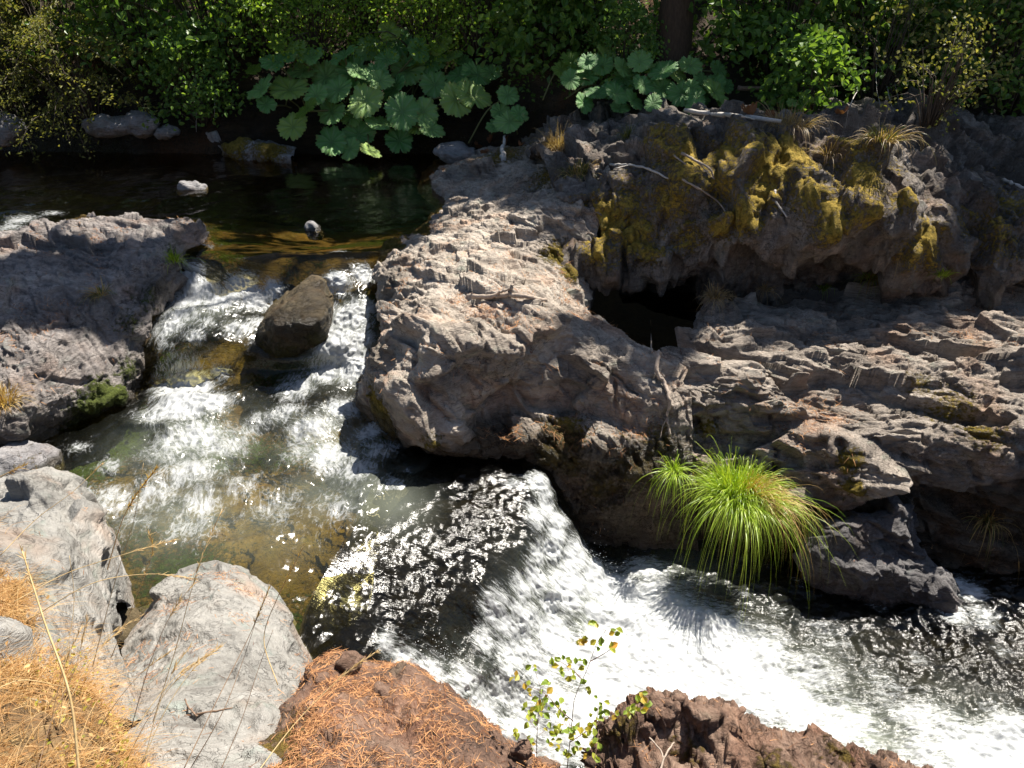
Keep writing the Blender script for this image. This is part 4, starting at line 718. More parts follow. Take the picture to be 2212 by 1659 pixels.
def leaves(c, nrm, size, rs, aspect=.62, fold=.18):   # pointed folded leaves
    n = len(c); nrm = unit(nrm); r = unit(np.cross(nrm, rs.normal(size=(n, 3)))); u = np.cross(nrm, r); s = np.asarray(size).reshape(-1, 1)
    tipd = nrm * fold
    p0 = c - u * s * .5; p1 = c + u * s * .5 - tipd * s * .6
    l1 = c - u * s * .12 + r * s * aspect * .5 + tipd * s; l2 = c + u * s * .2 + r * s * aspect * .38 + tipd * s * .7
    r1 = c - u * s * .12 - r * s * aspect * .5 + tipd * s; r2 = c + u * s * .2 - r * s * aspect * .38 + tipd * s * .7
    v = np.stack([p0, l1, l2, p1, r2, r1], 1).reshape(-1, 3); i = np.arange(n)[:, None] * 6
    return v, np.concatenate([i + np.array([[0, 3, 2, 1]]), i + np.array([[0, 5, 4, 3]])])

M_GRASS = leaf_mat('green_blades', [(.16, .28, .02), (.30, .44, .035), (.46, .54, .09)], .4, .4)
M_STRAW = leaf_mat('straw_blades', [(.30, .17, .05), (.46, .31, .10), (.62, .47, .2)], .5, .3)
M_TAN = leaf_mat('tan_blades', [(.2, .13, .06), (.34, .24, .12), (.48, .37, .2)], .5, .3)
M_OLIVE = leaf_mat('olive_blades', [(.06, .09, .015), (.13, .15, .025), (.3, .25, .06)], .45, .35)
def tuft(base, label, parts, group=None, rad=.05, up=.6, lean=(0, -.25, 0), seed=1):
    rs = np.random.default_rng(seed); t = empty('grass_tuft', base); tag(t, label, 'grass tuft', group)
    for nm, mt, n, L, wd, dr, ang in parts:
        th = rs.uniform(0, 2 * np.pi, n) if ang is None else rs.uniform(ang[0], ang[1], n)
        rr = rs.uniform(0, 1, n) ** .6
        b = np.stack([np.cos(th) * rad * rr, np.sin(th) * rad * rr, rs.uniform(-.02, .02, n)], 1)
        d = np.stack([np.cos(th) * rr, np.sin(th) * rr, up + .9 * (1 - rr) + 0 * rr], 1) + rs.normal(size=(n, 3)) * .24 + np.array(lean)
        sec = .75 + .35 * np.sin(th * 2 + seed) * np.sin(th * 3 + 2 * seed) + .12 * np.sin(th * 7)
        v, f = blades(b, d, L * sec * rs.uniform(.35, 1.15, n), wd * rs.uniform(.6, 1.2, n), dr * rs.uniform(.55, 1.25, n), 7, rs)
        obj(nm, v, f, mt, parent=t)
    return t
big = tuft(V(1590, 1060, -1.0) + np.array([0, -.06, 0]), 'huge bright green grass clump hanging over the lower pool', [('green_blades', M_GRASS, 2000, .94, .0045, .95, None), ('dry_blades', M_STRAW, 800, .84, .0042, 1.0, (-.9, .5)), ('dead_thatch', M_TAN, 350, .45, .005, 1.5, None)], rad=.17, up=.85, lean=(.0, -.34, .1), seed=2)
tuft(V(1455, 1010, -.85) + np.array([0, -.05, 0]), 'small loose green grass tuft at the left side of the huge green clump', [('green_blades', M_GRASS, 170, .42, .005, 1.1, None)], rad=.05, up=.4, lean=(-.1, -.4, 0), seed=3)
for k, (px, py, dz, lab, parts, rad, up) in enumerate([
 (1205, 318, 0, 'bushy tan dry grass tuft at the back of the outcrop beside rusty leaves', [('dry_blades', M_TAN, 420, .62, .006, .8, None)], .12, .75),
 (1250, 372, 0, 'low olive and straw grass tuft on the moss in front of the bushy tan tuft', [('green_blades', M_OLIVE, 160, .42, .006, .9, None), ('dry_blades', M_STRAW, 150, .42, .006, .9, None)], .16, .5),
 (1355, 295, 0, 'thin dark green grass tuft in shade on the mossy ledge', [('green_blades', M_OLIVE, 120, .42, .006, .7, None)], .06, .8),
 (378, 560, 0, 'fresh green grass tuft at the right end of the left slate slab', [('green_blades', M_GRASS, 160, .34, .006, .7, None)], .07, .6),
 (222, 632, 0, 'sparse yellowish grass tuft in the middle of the left slate slab', [('dry_blades', M_STRAW, 60, .26, .005, .8, None), ('green_blades', M_OLIVE, 50, .24, .005, .8, None)], .05, .5),
 (10, 865, 0, 'golden dry grass tuft at the left picture edge on the slate slab', [('dry_blades', M_STRAW, 320, .36, .006, .6, None)], .1, .7),
 (1480, 640, 0, 'dark green grass tuft at the mouth of the dark side pool', [('green_blades', M_OLIVE, 170, .38, .006, .9, None)], .08, .5),
 (1543, 640, 0, 'tan dry grass tuft right beside the dark green tuft at the cliff foot', [('dry_blades', M_TAN, 230, .34, .006, .8, None)], .07, .6),
 (1648, 622, 0, 'small brown grass tuft at the cliff foot', [('dry_blades', M_TAN, 110, .28, .005, .8, None)], .05, .6),
 (1775, 622, 0, 'small bright green fern-like tuft at the cliff foot', [('green_blades', M_GRASS, 70, .28, .007, .8, None)], .04, .7),
 (1880, 598, 0, 'round golden green grass tuft glowing in the sun at the cliff foot', [('green_blades', M_GRASS, 170, .34, .005, .8, None), ('dry_blades', M_STRAW, 200, .34, .005, .8, None)], .08, .6),
 (2032, 592, 0, 'upright green grass tuft at the right end of the cliff foot', [('green_blades', M_GRASS, 120, .3, .005, .6, None)], .05, .8),
 (1935, 560, 0, 'wispy straw grass tuft leaning from a cliff ledge', [('dry_blades', M_STRAW, 60, .4, .004, .9, None)], .04, .8),
 (1700, 268, 0, 'wide brown grass tuft in shade in front of the far shrubs', [('dry_blades', M_TAN, 300, .5, .006, .8, None)], .2, .6),
 (1905, 300, 0, 'brown grass tuft on the shaded upper ledge near the top right', [('dry_blades', M_TAN, 160, .45, .006, .8, None), ('green_blades', M_OLIVE, 60, .4, .006, .8, None)], .12, .6),
 (1790, 330, 0, 'small straw grass tuft on the mossy ledge under the pale branch', [('dry_blades', M_TAN, 90, .3, .005, .8, None)], .08, .6),
 (2130, 1120, 0, 'straw coloured grass tuft drooping from the shaded shelf face', [('dry_blades', M_STRAW, 110, .5, .004, 1.1, None), ('green_blades', M_OLIVE, 60, .45, .004, 1.1, None)], .06, .5),
 (1200, 1190, 0, None, None, 0, 0)]):
    if lab is None: continue
    tuft(hit(px, py) + np.array([0, -.03, .0]), lab, parts, rad=rad, up=up, seed=200 + k)

# umbrella plants: every leaf a mesh of its own with its stalk
def peltate(seed):
    rs = np.random.default_rng(seed); na, nr = 108, 8; th = np.linspace(0, 2 * np.pi, na, endpoint=False)
    nl = 9; ph = rs.uniform(0, 6.28); lob = .86 + .13 * np.abs(np.cos(nl / 2 * th + ph)) ** .7 + .045 * np.cos(27 * th + rs.uniform(0, 6)) + .03 * np.cos(41 * th) + .05 * np.cos(2 * th + rs.uniform(0, 6)) + .04 * np.cos(3 * th + rs.uniform(0, 6))
    notch = np.exp(-((np.angle(np.exp(1j * (th - rs.uniform(0, 6.28))))) / .12) ** 2); lob = lob * (1 - .35 * notch)
    v = [[0, 0, -.10]]; vein = [[1, 1, 0]]; rr = np.linspace(0, 1, nr + 1)[1:]
    ca = np.abs(np.cos(nl / 2 * th + ph))
    for r in rr:
        z = -.10 + .30 * r ** 1.3 - .20 * r ** 3 + .07 * r * (ca - .6) * 1.2 + .05 * r * r * np.cos(2 * th + 1.0) + .035 * r * r * np.cos(5 * th + rs.uniform(0, .3)) + .03 * r ** 4 * np.cos(27 * th)
        x = r * lob ** (r ** 1.5)
        v += np.stack([x * np.cos(th), x * np.sin(th), z], 1).tolist()
        vn = np.clip((ca - .93) / .07, 0, 1) * (1 - .4 * r); vein += np.stack([vn, 0 * th + np.exp(-(r / .22) ** 2), np.clip((r - .8) * 5, 0, 1) * np.clip(1.6 * np.sin(2 * th + seed) * np.sin(5 * th + 2 * seed), 0, 1)], 1).tolist()
    f3 = np.array([[0, 1 + j, 1 + (j + 1) % na] for j in range(na)]); f4 = []
    for k in range(nr - 1):
        a = 1 + k * na
        f4 += [[a + j, a + na + j, a + na + (j + 1) % na, a + (j + 1) % na] for j in range(na)]
    return mesh_from('leaf', np.array(v), [f3, np.array(f4)], True, {'vein': np.array(vein)})
M_UMB = leaf_mat('umbrella_leaf', [(.08, .22, .055), (.14, .31, .08), (.21, .39, .11), (.32, .43, .07)], .42, .22, 3.0, vein=(.26, .36, .2))
M_UMBY = leaf_mat('umbrella_leaf_young', [(.14, .26, .03), (.2, .32, .04)], .4, .45, 3.0, vein=(.3, .4, .12))
M_STALK = plain_mat('stalk', (.10, .12, .04), (.2, .18, .08), 20)
PEL = [peltate(i) for i in range(4)]
for m_ in PEL: m_.materials.append(M_UMB)
PELY = peltate(9); PELY.materials.append(M_UMBY)
def umbrella(label, base, spots, Yf, seed, group=None):
    rs = np.random.default_rng(seed); t = empty('umbrella_plant', base); tag(t, label, 'plant', group)
    if len(spots) > 20:
        ex = []
        for q in range(int(len(spots) * .95)):
            a_, b_ = spots[rs.integers(len(spots))], spots[rs.integers(len(spots))]
            if math.hypot(a_[0] - b_[0], a_[1] - b_[1]) < 110: ex.append(((a_[0] + b_[0]) / 2 + rs.normal() * 12, (a_[1] + b_[1]) / 2 + rs.normal() * 10, rs.uniform(18, 34)))
        spots = spots + ex
    for (px, py, rp, *yg) in spots:
        rp = rp * .93
        Y = Yf(py) + rs.uniform(-.25, .25); c = VY(px, py, Y); d = np.linalg.norm(c - C0); rad = rp * Y / FPX / .98
        n = unit(np.array([rs.normal() * .34, -.6 + rs.normal() * .26, .75])); yaw = rs.uniform(0, 6.28)
        o = bpy.data.objects.new('leaf', PELY if yg else PEL[rs.integers(4)]); COL.objects.link(o); o.parent = t; o.location = tuple(c - base); o.scale = (rad * rs.uniform(.85, 1.1), rad * rs.uniform(.85, 1.1), rad * rs.uniform(.7, 1.5))
        q = Vector(n).to_track_quat('Z', 'Y'); q = q @ __import__('mathutils').Quaternion((0, 0, 1), yaw); o.rotation_mode = 'QUATERNION'; o.rotation_quaternion = q
        if yg: o['label'] = 'yellow green leaf'
        ft = base + np.array([rs.normal() * .35 + (c[0] - base[0]) * .6, rs.normal() * .15 + .15, -.05]); mid = (c + ft) / 2 + np.array([0, .12, .1])
        M = o.matrix_basis.inverted(); A = crv([ft, mid, c - .04 * n], 8) - base
        A = np.array([(M @ Vector(x))[:] for x in A]); v, f, cp = tube(A, .012 / rad, 5)
        obj('stalk', v, [f, cp], M_STALK, parent=o)
    return t
LC = [(632, 272, 36), (625, 190, 42), (562, 190, 38), (600, 130, 40), (655, 150, 35), (670, 120, 32), (702, 165, 42), (765, 155, 40), (742, 118, 35), (800, 105, 36), (858, 92, 36), (880, 150, 42), (930, 130, 36), (715, 240, 40),
 (660, 235, 32, 1), (730, 192, 36), (790, 215, 43), (812, 160, 32), (850, 190, 40), (868, 240, 46), (915, 240, 36), (940, 182, 36), (985, 215, 42), (1022, 205, 40), (990, 160, 36), (1032, 160, 36), (1062, 155, 30), (775, 290, 43), (715, 305, 40), (822, 265, 36),
 (862, 302, 36), (905, 265, 40), (932, 277, 32), (755, 322, 30), (682, 205, 30), (640, 108, 26), (905, 108, 30), (950, 95, 30), (835, 125, 30), (970, 122, 32), (548, 150, 22, 1), (575, 225, 24), (800, 325, 26), (760, 250, 32), (600, 95, 22, 1), (840, 65, 28)]
umbrella('largest umbrella plant, a mound of big scalloped leaves over the dark pool', np.array([-2.6, 11.3, .25]), LC, lambda py: 10.35 + (340 - py) * .0055, 1)
umbrella('small low umbrella plant of four leaves beside the gap right of the largest mound', np.array([.05, 10.6, .3]), [(1100, 262, 34), (1080, 240, 24), (1098, 205, 28), (1122, 245, 22), (1070, 270, 22)], lambda py: 10.0 + (300 - py) * .006, 2)
RC = [(1235, 130, 26, 1), (1232, 172, 26), (1268, 160, 28), (1300, 140, 27), (1290, 200, 27), (1326, 196, 32), (1352, 170, 28), (1345, 145, 26), (1310, 112, 26), (1382, 132, 28), (1402, 105, 26), (1424, 150, 28), (1390, 182, 28), (1370, 215, 26), (1432, 190, 30),
 (1462, 160, 28), (1442, 118, 26, 1), (1472, 202, 32), (1512, 205, 34), (1542, 182, 28), (1556, 212, 26), (1492, 140, 26), (1522, 100, 24, 1), (1552, 150, 24), (1340, 232, 24), (1262, 222, 24), (1500, 232, 26), (1212, 150, 20, 1), (1410, 222, 24), (1570, 185, 20)]
umbrella('second umbrella plant, growing on the mossy ledge at upper centre right', np.array([1.65, 10.2, .9]), RC, lambda py: 9.5 + (240 - py) * .006, 3)
umbrella('tiny umbrella plant with three leaves among brown withered leaves on the ledge', np.array([3.8, 9.4, .8]), [(1900, 240, 14), (2090, 300, 13), (1660, 255, 15), (1712, 222, 14)], lambda py: 9.2, 4)
M_DEAD = leaf_mat('withered_leaf', [(.13, .05, .03), (.22, .095, .05), (.32, .18, .12)], .7, .25)
def withered(px, py, size, label, seed, dz=.04):
    rs = np.random.default_rng(seed); me = peltate(50 + seed); co = np.zeros(len(me.vertices) * 3); me.vertices.foreach_get('co', co); v = co.reshape(-1, 3)
    v[:, 2] += .55 * np.abs(v[:, 0]) ** 1.5 + .12 * fbm(v * 2.5, seed); v[:, 0] *= .6; v = v * size
    v = v @ rotm(rs.uniform(-1.1, -.3), rs.uniform(-.5, .5), rs.uniform(-1, 1)).T
    me.vertices.foreach_set('co', v.ravel()); me.update(); me.materials.append(M_DEAD)
    o = bpy.data.objects.new('withered_leaf', me); COL.objects.link(o); o.location = tuple(hit(px, py) + np.array([0, -.03, dz])); tag(o, label, 'dead leaf', 'withered umbrella plant leaves')
for k, (px, py, sz, lab) in enumerate([(1030, 322, .13, 'rusty withered leaf hanging at the left of the leaf pile on the outcrop'), (1062, 305, .12, 'rusty withered leaf in the middle of the pile behind the outcrop top'), (1095, 310, .12, 'red brown withered leaf at the right end of the pile'),
   (1048, 335, .1, 'curled red withered leaf lowest of the pile at the outcrop top'), (1125, 318, .1, 'single rusty withered leaf apart from the pile, left of the bushy tan grass'), (1615, 250, .16, 'pink brown withered leaf at the left of the shaded ledge row'), (1660, 262, .12, 'pale withered leaf in front of the brown ledge grass'), (1745, 245, .1, 'folded olive withered leaf standing by the ledge shrubs'), (1815, 252, .12, 'pinkish withered leaf farthest right on the shaded ledge')]):
    withered(px, py, sz * .75, lab, k + 1)

# shrubs of the far bank
M_LEAF = leaf_mat('shrub_leaf', [(.07, .15, .03), (.13, .24, .045), (.24, .36, .08)], .38, .5)
M_LEAFY = leaf_mat('shrub_leaf_bright', [(.10, .2, .02), (.2, .33, .04), (.32, .45, .07)], .45, .5)
M_LEAFO = leaf_mat('shrub_leaf_olive', [(.09, .11, .03), (.19, .2, .055), (.34, .32, .12)], .5, .45)
M_TWIG = plain_mat('twig', (.05, .038, .028), (.14, .11, .085), 40, stretch=(1, 1, .2))
def shrub_meshes(seed, w, h, nclump, nl, ls, style='broad'):
    rs = np.random.default_rng(seed); C = []; NRM = []; SZ = []; st = MB()
    for k in range(nclump):
        a = rs.uniform(0, 2 * np.pi); r = math.sqrt(rs.uniform(0, 1)); z = rs.uniform(.12, 1) * h
        prof = math.sin(min(1, (z / h) * .9 + .12) * math.pi) ** .6 if style != 'droop' else 1.0 - .5 * z / h
        prof *= rs.uniform(.6, 1.35)
        c = np.array([math.cos(a) * r * w * prof, math.sin(a) * r * w * prof * .8, z])
        b = np.array([c[0] * .15, c[1] * .15, 0]); mid = (b + c) / 2 + np.array([rs.normal() * .08, rs.normal() * .08, .18 * h])
        st.tube(crv([b, mid, c], 7), np.linspace(.013, .003, 7), 4)
        dirn = unit(np.array([c[0], c[1], .15 * h]) + rs.normal(size=3) * .2)
        m = int(nl * rs.uniform(.6, 1.4))
        if style == 'droop':
            tt = rs.uniform(0, 1, m); L = rs.uniform(.5, .9)
            p = c + dirn * (tt * L)[:, None] + np.stack([0 * tt, 0 * tt, -.75 * L * tt ** 1.7], 1) + rs.normal(size=(m, 3)) * np.array([.07, .07, .025])
            st.tube(crv([c, c + dirn * L * .5 + np.array([0, 0, -.23 * L]), c + dirn * L + np.array([0, 0, -.75 * L])], 6), np.linspace(.006, .002, 6), 4)
            nn = np.array([0, -.55, .8]) + rs.normal(size=(m, 3)) * .45
        else:
            p = c + rs.normal(size=(m, 3)) * np.array([.17, .17, .07]) * (w / .8) ** .5
            nn = np.array([0, -.7, .75]) + rs.normal(size=(m, 3)) * .42
        C.append(p); NRM.append(nn); SZ.append(ls * rs.uniform(.55, 1.15, m))
    v, f = leaves(np.concatenate(C), np.concatenate(NRM), np.concatenate(SZ), rs, .62 if style != 'droop' else .4)
    sv, sf = st.data()
    return mesh_from('foliage', v, f, False), mesh_from('stems', sv, sf)
KIND = {'broad': [shrub_meshes(300 + i, .9, 1.45, 52, 34, .095) for i in range(3)], 'fine': [shrub_meshes(310 + i, .9, 1.35, 62, 60, .05) for i in range(2)], 'droop': [shrub_meshes(320 + i, .8, 1.7, 60, 90, .055, 'droop') for i in range(2)], 'big': [shrub_meshes(330, .8, 1.3, 60, 20, .14)], 'thin': [shrub_meshes(340, .8, 1.5, 45, 14, .07)]}
for k_, lst in KIND.items():
    for fm, sm in lst:
        fm.materials.append({'broad': M_LEAF, 'fine': M_LEAFY, 'droop': M_LEAFO, 'big': M_LEAF, 'thin': M_LEAFO}[k_]); sm.materials.append(M_TWIG)
SHR = [('droop', 30, 190, 1.15, 'drooping olive conifer bush at the top left corner of the far bank'), ('droop', 200, 215, 1.1, 'drooping yellow green conifer boughs hanging over the far water, second from the left'), ('broad', 120, 90, 1.2, 'dark leafy bush high behind the drooping conifers'), ('broad', 330, 120, 1.2, 'leafy bush with light green leaves between the conifers and the umbrella mound'),
 ('broad', 440, 215, .8, 'low light green bush trailing over the rock ledge left of the umbrella mound'), ('broad', 470, 90, 1.3, 'sunlit broadleaf bush above the trailing low bush'), ('fine', 560, 60, 1.2, 'fine leaved bush behind the left end of the umbrella mound'), ('fine', 680, 80, 1.1, 'fine leaved blue green bush directly behind the umbrella mound'), ('fine', 800, 30, 1.2, 'fine leaved bush at the top edge above the umbrella mound'),
 ('fine', 930, 80, 1.1, 'bright yellow green bush behind the right end of the umbrella mound'), ('fine', 1040, 70, 1.2, 'bright green bush above the dark rocky gap'), ('big', 1170, 90, 1.0, 'large leaved bush right of the dark rocky gap'), ('big', 1250, 40, 1.1, 'large leaved bush at the top edge, above the second umbrella plant'), ('broad', 1350, 120, .6, 'olive green bush left of the brown tree trunk'),
 ('broad', 1625, 70, 1.1, 'sun flecked bush right of the brown tree trunk'), ('broad', 1680, 110, 1.2, 'glossy leaved bush above the bent fallen branch'), ('big', 1740, 200, .7, 'low maple-like bush over the shaded ledge'), ('broad', 1830, 60, 1.2, 'bush at the top edge left of the mossy trunk'), ('thin', 1890, 170, 1.0, 'sparse twiggy bush behind the dead twigs'), ('big', 1990, 130, .9, 'dark fern-like bush right of the mossy trunk'),
 ('thin', 2080, 170, 1.2, 'sparse olive bush near the upper right corner'), ('broad', 2180, 190, 1.0, 'green bush at the right picture edge'), ('droop', 2140, 60, 1.2, 'brownish drooping bush in the top right corner'), ('thin', 2010, 215, .7, 'low sparse bush at the back of the shaded right ledge'), ('broad', -120, 130, 1.3, 'bush just leaving the picture at the left'), ('thin', 2330, 150, 1.3, 'bush just leaving the picture at the right')]
for k, (kd, px, py, sc_, lab) in enumerate(SHR):
    fm, sm = KIND[kd][k % len(KIND[kd])]; b = hit(px, py + 45)
    t = empty('shrub', b + np.array([0, 0, -.05])); tag(t, lab, 'shrub', 'shrubs along the far bank'); t.scale = (sc_, sc_, sc_); t.rotation_euler = (.2, 0, [.3, -.5, .7, 0, -.2][k % 5])
    for nm, me in (('foliage', fm), ('stems', sm)):
        c = bpy.data.objects.new(nm, me); COL.objects.link(c); c.parent = t
# undergrowth between them: ivy, ferns and seedlings
rs = np.random.default_rng(77); Pn = []
for k in range(520):
    px, py = rs.uniform(-500, 2700), rs.uniform(-60, 240)
    if 550 < px < 1100 and py > 120: continue
    if px > 1150 and py > 235 - 20 * rs.uniform(): continue
    h = hit(px, py)
    if h[1] < 8.8 or h[2] < .15: continue
    m = rs.integers(12, 36); Pn.append(h + np.array([0, -.08, .1]) + rs.normal(size=(m, 3)) * np.array([.22, .15, .13]))
Pn = np.concatenate(Pn); v, f = leaves(Pn, np.array([0, -.7, .75]) + rs.normal(size=Pn.shape) * .5, rs.uniform(.03, .085, len(Pn)), rs)
o = obj('undergrowth', v, f, M_LEAF, smooth=False); tag(o, 'low leafy undergrowth covering the shaded far bank', 'undergrowth', kind='stuff')

# ------------------------------------------------------------------ trees of the far bank, crowns out of view shaped to cast the shade below
M_BARK = plain_mat('bark', (.035, .022, .014), (.11, .072, .045), 9, .9, 1.0, (6, 6, .8))
M_BARKM = rock_mat('mossy_bark', (.04, .03, .02), (.10, .075, .05), (.18, .14, .1), moss=(.2, .17, .025), stretch=(4, 4, .7))
M_CROWN = leaf_mat('crown_leaf', [(.04, .09, .015), (.07, .14, .02), (.1, .18, .03)], .5, .25)
TREES = [(1452, 175, .2, 'thick brown trunk', 'tree with a thick brown trunk behind the second umbrella plant', M_BARK), (1935, 130, .12, '', 'tree with a slender mossy trunk near the top right', M_BARKM), (60, 150, .13, '', 'tree with a dark trunk at the top left behind the drooping conifers', M_BARK), (800, -40, .16, '', 'tree hidden in leaves above the umbrella mound at the top edge', M_BARK), (2190, 90, .1, '', 'tree with a thin brown trunk in the top right corner', M_BARK)]
# parts of the surface below that the crowns keep in shade: outlines in the photograph and how closed the crown is there
def inpoly(x, y, poly):
    c = np.zeros(len(x), bool); n = len(poly)
    for i in range(n):
        (x0, y0), (x1, y1) = poly[i], poly[(i + 1) % n]
        if y0 == y1: continue
        c ^= ((y0 > y) != (y1 > y)) & (x < (x1 - x0) * (y - y0) / (y1 - y0) + x0)
    return c
SHADE = [([(-300, 330), (930, 345), (930, 430), (700, 470), (560, 520), (480, 500), (300, 470), (-300, 420)], 1.0), ([(40, 545), (420, 505), (440, 560), (400, 600), (360, 650), (330, 650), (260, 720), (120, 690), (-60, 700), (-200, 620)], .95), ([(930, 350), (1130, 300), (1250, 360), (1300, 430), (1180, 455), (1000, 430), (940, 440)], .9),
  ([(1150, 240), (2400, 240), (2400, 320), (1800, 300), (1300, 320)], .92), ([(2040, 300), (2400, 300), (2400, 640), (2150, 600), (2060, 560), (2050, 420)], .95), ([(1150, 690), (1330, 690), (1400, 740), (1300, 745)], .9), ([(700, 430), (930, 430), (940, 520), (800, 560), (700, 560)], .6), ([(420, 500), (700, 520), (700, 560), (560, 570)], .7),
  ([(-400, -300), (2600, -300), (2600, 240), (1150, 260), (1100, 345), (-400, 345)], .25), ([(1230, 400), (1480, 380), (1480, 480), (1260, 470)], .6), ([(1250, 560), (1500, 560), (1500, 800), (1300, 740)], 1.0), ([(-400, 215), (560, 215), (560, 345), (-400, 345)], 1.0), ([(1690, 430), (1790, 430), (1760, 560), (1640, 560)], .6)]
LIT = [([(330, 10), (620, 10), (620, 130), (480, 230), (360, 220)], .85), ([(60, 40), (290, 60), (280, 220), (100, 200)], .8), ([(1470, 10), (1830, 10), (1780, 170), (1500, 110)], .85), ([(860, 30), (1300, 0), (1300, 120), (900, 130)], .7), ([(1400, 300), (2050, 300), (2050, 560), (1240, 560), (1240, 450)], .9), ([(560, 100), (1000, 90), (900, 300), (600, 280)], .5), ([(1900, 60), (2200, 60), (2200, 200), (1950, 160)], .6), ([(240, 385), (420, 385), (430, 415), (250, 415)], 1.0), ([(-50, 480), (330, 478), (300, 500), (-50, 530)], .9), ([(0, 420), (480, 430), (480, 490), (0, 480)], .85)]
rs = np.random.default_rng(5); cl = []
for poly, dens in SHADE:
    xs = [p[0] for p in poly]; ys = [p[1] for p in poly]; n = int(max(40, (max(xs) - min(xs)) * (max(ys) - min(ys)) / 420))
    x = rs.uniform(min(xs), max(xs), n); y = rs.uniform(min(ys), max(ys), n); m = inpoly(x, y, poly)
    for px, py in zip(x[m], y[m]):
        h = hit(px, py)
        if h[1] > 22: continue
        keep = dens > .9 or vnoise(h[None] * 1.3, 8)[0] < (dens - .5) * 1.6
        if keep: cl.append(h + SUNV * rs.uniform(7.0, 15.0) if h[1] < 12.5 else h + SUNV * rs.uniform(6, 11))
cl = np.array(cl); cl = cl[(cl[:, 2] > 3.2)]
m = 9; CP = (cl[:, None] + rs.normal(size=(len(cl), m, 3)) * np.array([.17, .17, .10])).reshape(-1, 3)
ok = np.ones(len(CP), bool); hp = np.zeros((len(CP), 3))
for i, p in enumerate(CP):
    h = BVH.ray_cast(Vector(p), Vector(-SUNV), 60); hp[i] = h[0] if h[0] is not None else p
sx, sy = pix(hp); ins = np.zeros(len(CP), bool)
for poly, d in SHADE: ins |= inpoly(sx, sy, poly)
out = np.zeros(len(CP), bool)
for poly, d in LIT: out |= inpoly(sx, sy, poly) & (rs.uniform(size=len(CP)) < d)
CP = CP[ins & ~out]
roots = [hit(px, py) for px, py, *_ in TREES]
own = np.argmin(np.stack([np.linalg.norm((CP - r)[:, :2] * np.array([1, .5]), axis=1) for r in roots], 1), axis=1)
for k, (px, py, rad, tl, lab, mt) in enumerate(TREES):
    b = roots[k] + np.array([0, .1, -.2]); t = empty('tree', b); tag(t, lab, 'tree'); hgt = 5.2
    th = np.linspace(0, 1, 40); path = np.stack([.25 * np.sin(th * 3 + k) * th, .5 * th + .1 * np.sin(th * 5), hgt * th], 1)
    tr = MB(); v, f, cp = tube(path, rad * (1.25 - .95 * th) + .12 * rad * np.exp(-th * 25), 14); v = v + unit(v - np.repeat(np.vstack([path, ]), 14, 0)[:len(v) - 2].tolist().__len__() * 0 - v * np.array([0, 0, 1])) * 0
    tr.add(v, f, cp)
    P_ = CP[own == k]
    if len(P_):
        cen = P_[rs.choice(len(P_), min(26, len(P_)), replace=False)] - b
        for c in cen:
            z0 = np.clip(c[2] - .35 * np.hypot(c[0], c[1]), 1.5, hgt - .3); i0 = int(z0 / hgt * 39)
            tr.tube(crv([path[i0], (path[i0] + c) / 2 + np.array([0, 0, .25]), c], 8), np.linspace(.05, .008, 8), 5)
    v, f = tr.data()
    obj('trunk', v, f, mt, parent=t, attrs={'mask': np.stack([np.clip(.5 + fbm((v + b) * 2, 3), 0, 1), 0 * v[:, 0], 0 * v[:, 0]], 1)})
    if len(P_):
        v, f = leaves(P_ - b, np.array([.2, -.2, 1]) + rs.normal(size=P_.shape) * .6, rs.uniform(.16, .34, len(P_)), rs, .7)
        obj('crown', v, f, M_CROWN, parent=t, smooth=False)

# ------------------------------------------------------------------ dead wood
M_WOOD = plain_mat('weathered_wood', (.22, .17, .13), (.46, .38, .31), 30, .8, .8, (1, 1, 1)); M_PALEW = plain_mat('bleached_wood', (.36, .33, .3), (.6, .56, .5), 30, .8, .6)
M_BROWNW = plain_mat('brown_wood', (.13, .085, .055), (.3, .2, .14), 30, .85, .8)
def stick(name, label, paths, mat, cat='stick', lift=.02, group=None, seed=0):
    rs = np.random.default_rng(seed); mb = MB()
    for pts, r0, r1 in paths:
        w = []
        for p in pts:
            if len(p) == 2: w.append(hit(*p) + np.array([0, -.01, lift]))
            elif len(p) == 3: w.append(V(*p))
            else: w.append(hit(p[0], p[1]) + np.array([0, -.02, p[3]]))
        c = crv(w, max(10, 5 * len(w))); c = c + rs.normal(size=c.shape) * r0 * .22
        mb.tube(c, np.linspace(r0, r1, len(c)) * (1 + .12 * rs.normal(size=len(c))), 8)
    o = mb.obj(name, mat); tag(o, label, cat, group); return o
stick('driftwood', 'weathered driftwood stick lying across the sunlit outcrop', [([(1022, 648), (1065, 647), (1100, 643), (1140, 648), (1180, 655)], .022, .016), ([(1100, 643, 0, .03), (1108, 638, 0, .10), (1118, 634, 0, .16)], .018, .006), ([(1065, 647), (1085, 640, 0, .05), (1105, 640, 0, .07)], .012, .008)], M_WOOD, lift=.03, seed=1)
stick('branch', 'bleached crooked branch standing in the cleft right of the outcrop', [([(1423, 772, 0, .06), (1416, 808, 0, .04), (1432, 830, 0, .03), (1445, 868, 0, .03), (1440, 905, 0, .03), (1447, 945, 0, .03)], .02, .008), ([(1402, 720, 0, .2), (1405, 770, 0, .05)], .004, .006), ([(1440, 905, 0, .03), (1430, 925, 0, .03), (1425, 950, 0, .03)], .005, .002)], M_WOOD, 'branch', seed=2)
stick('pole', 'straight pale bare pole lying on the shaded mossy ledge', [([(1475, 247), (1540, 256), (1620, 266), (1688, 275)], .026, .02), ([(1600, 264), (1660, 276)], .008, .005)], M_PALEW, 'pole', lift=.05, seed=3)
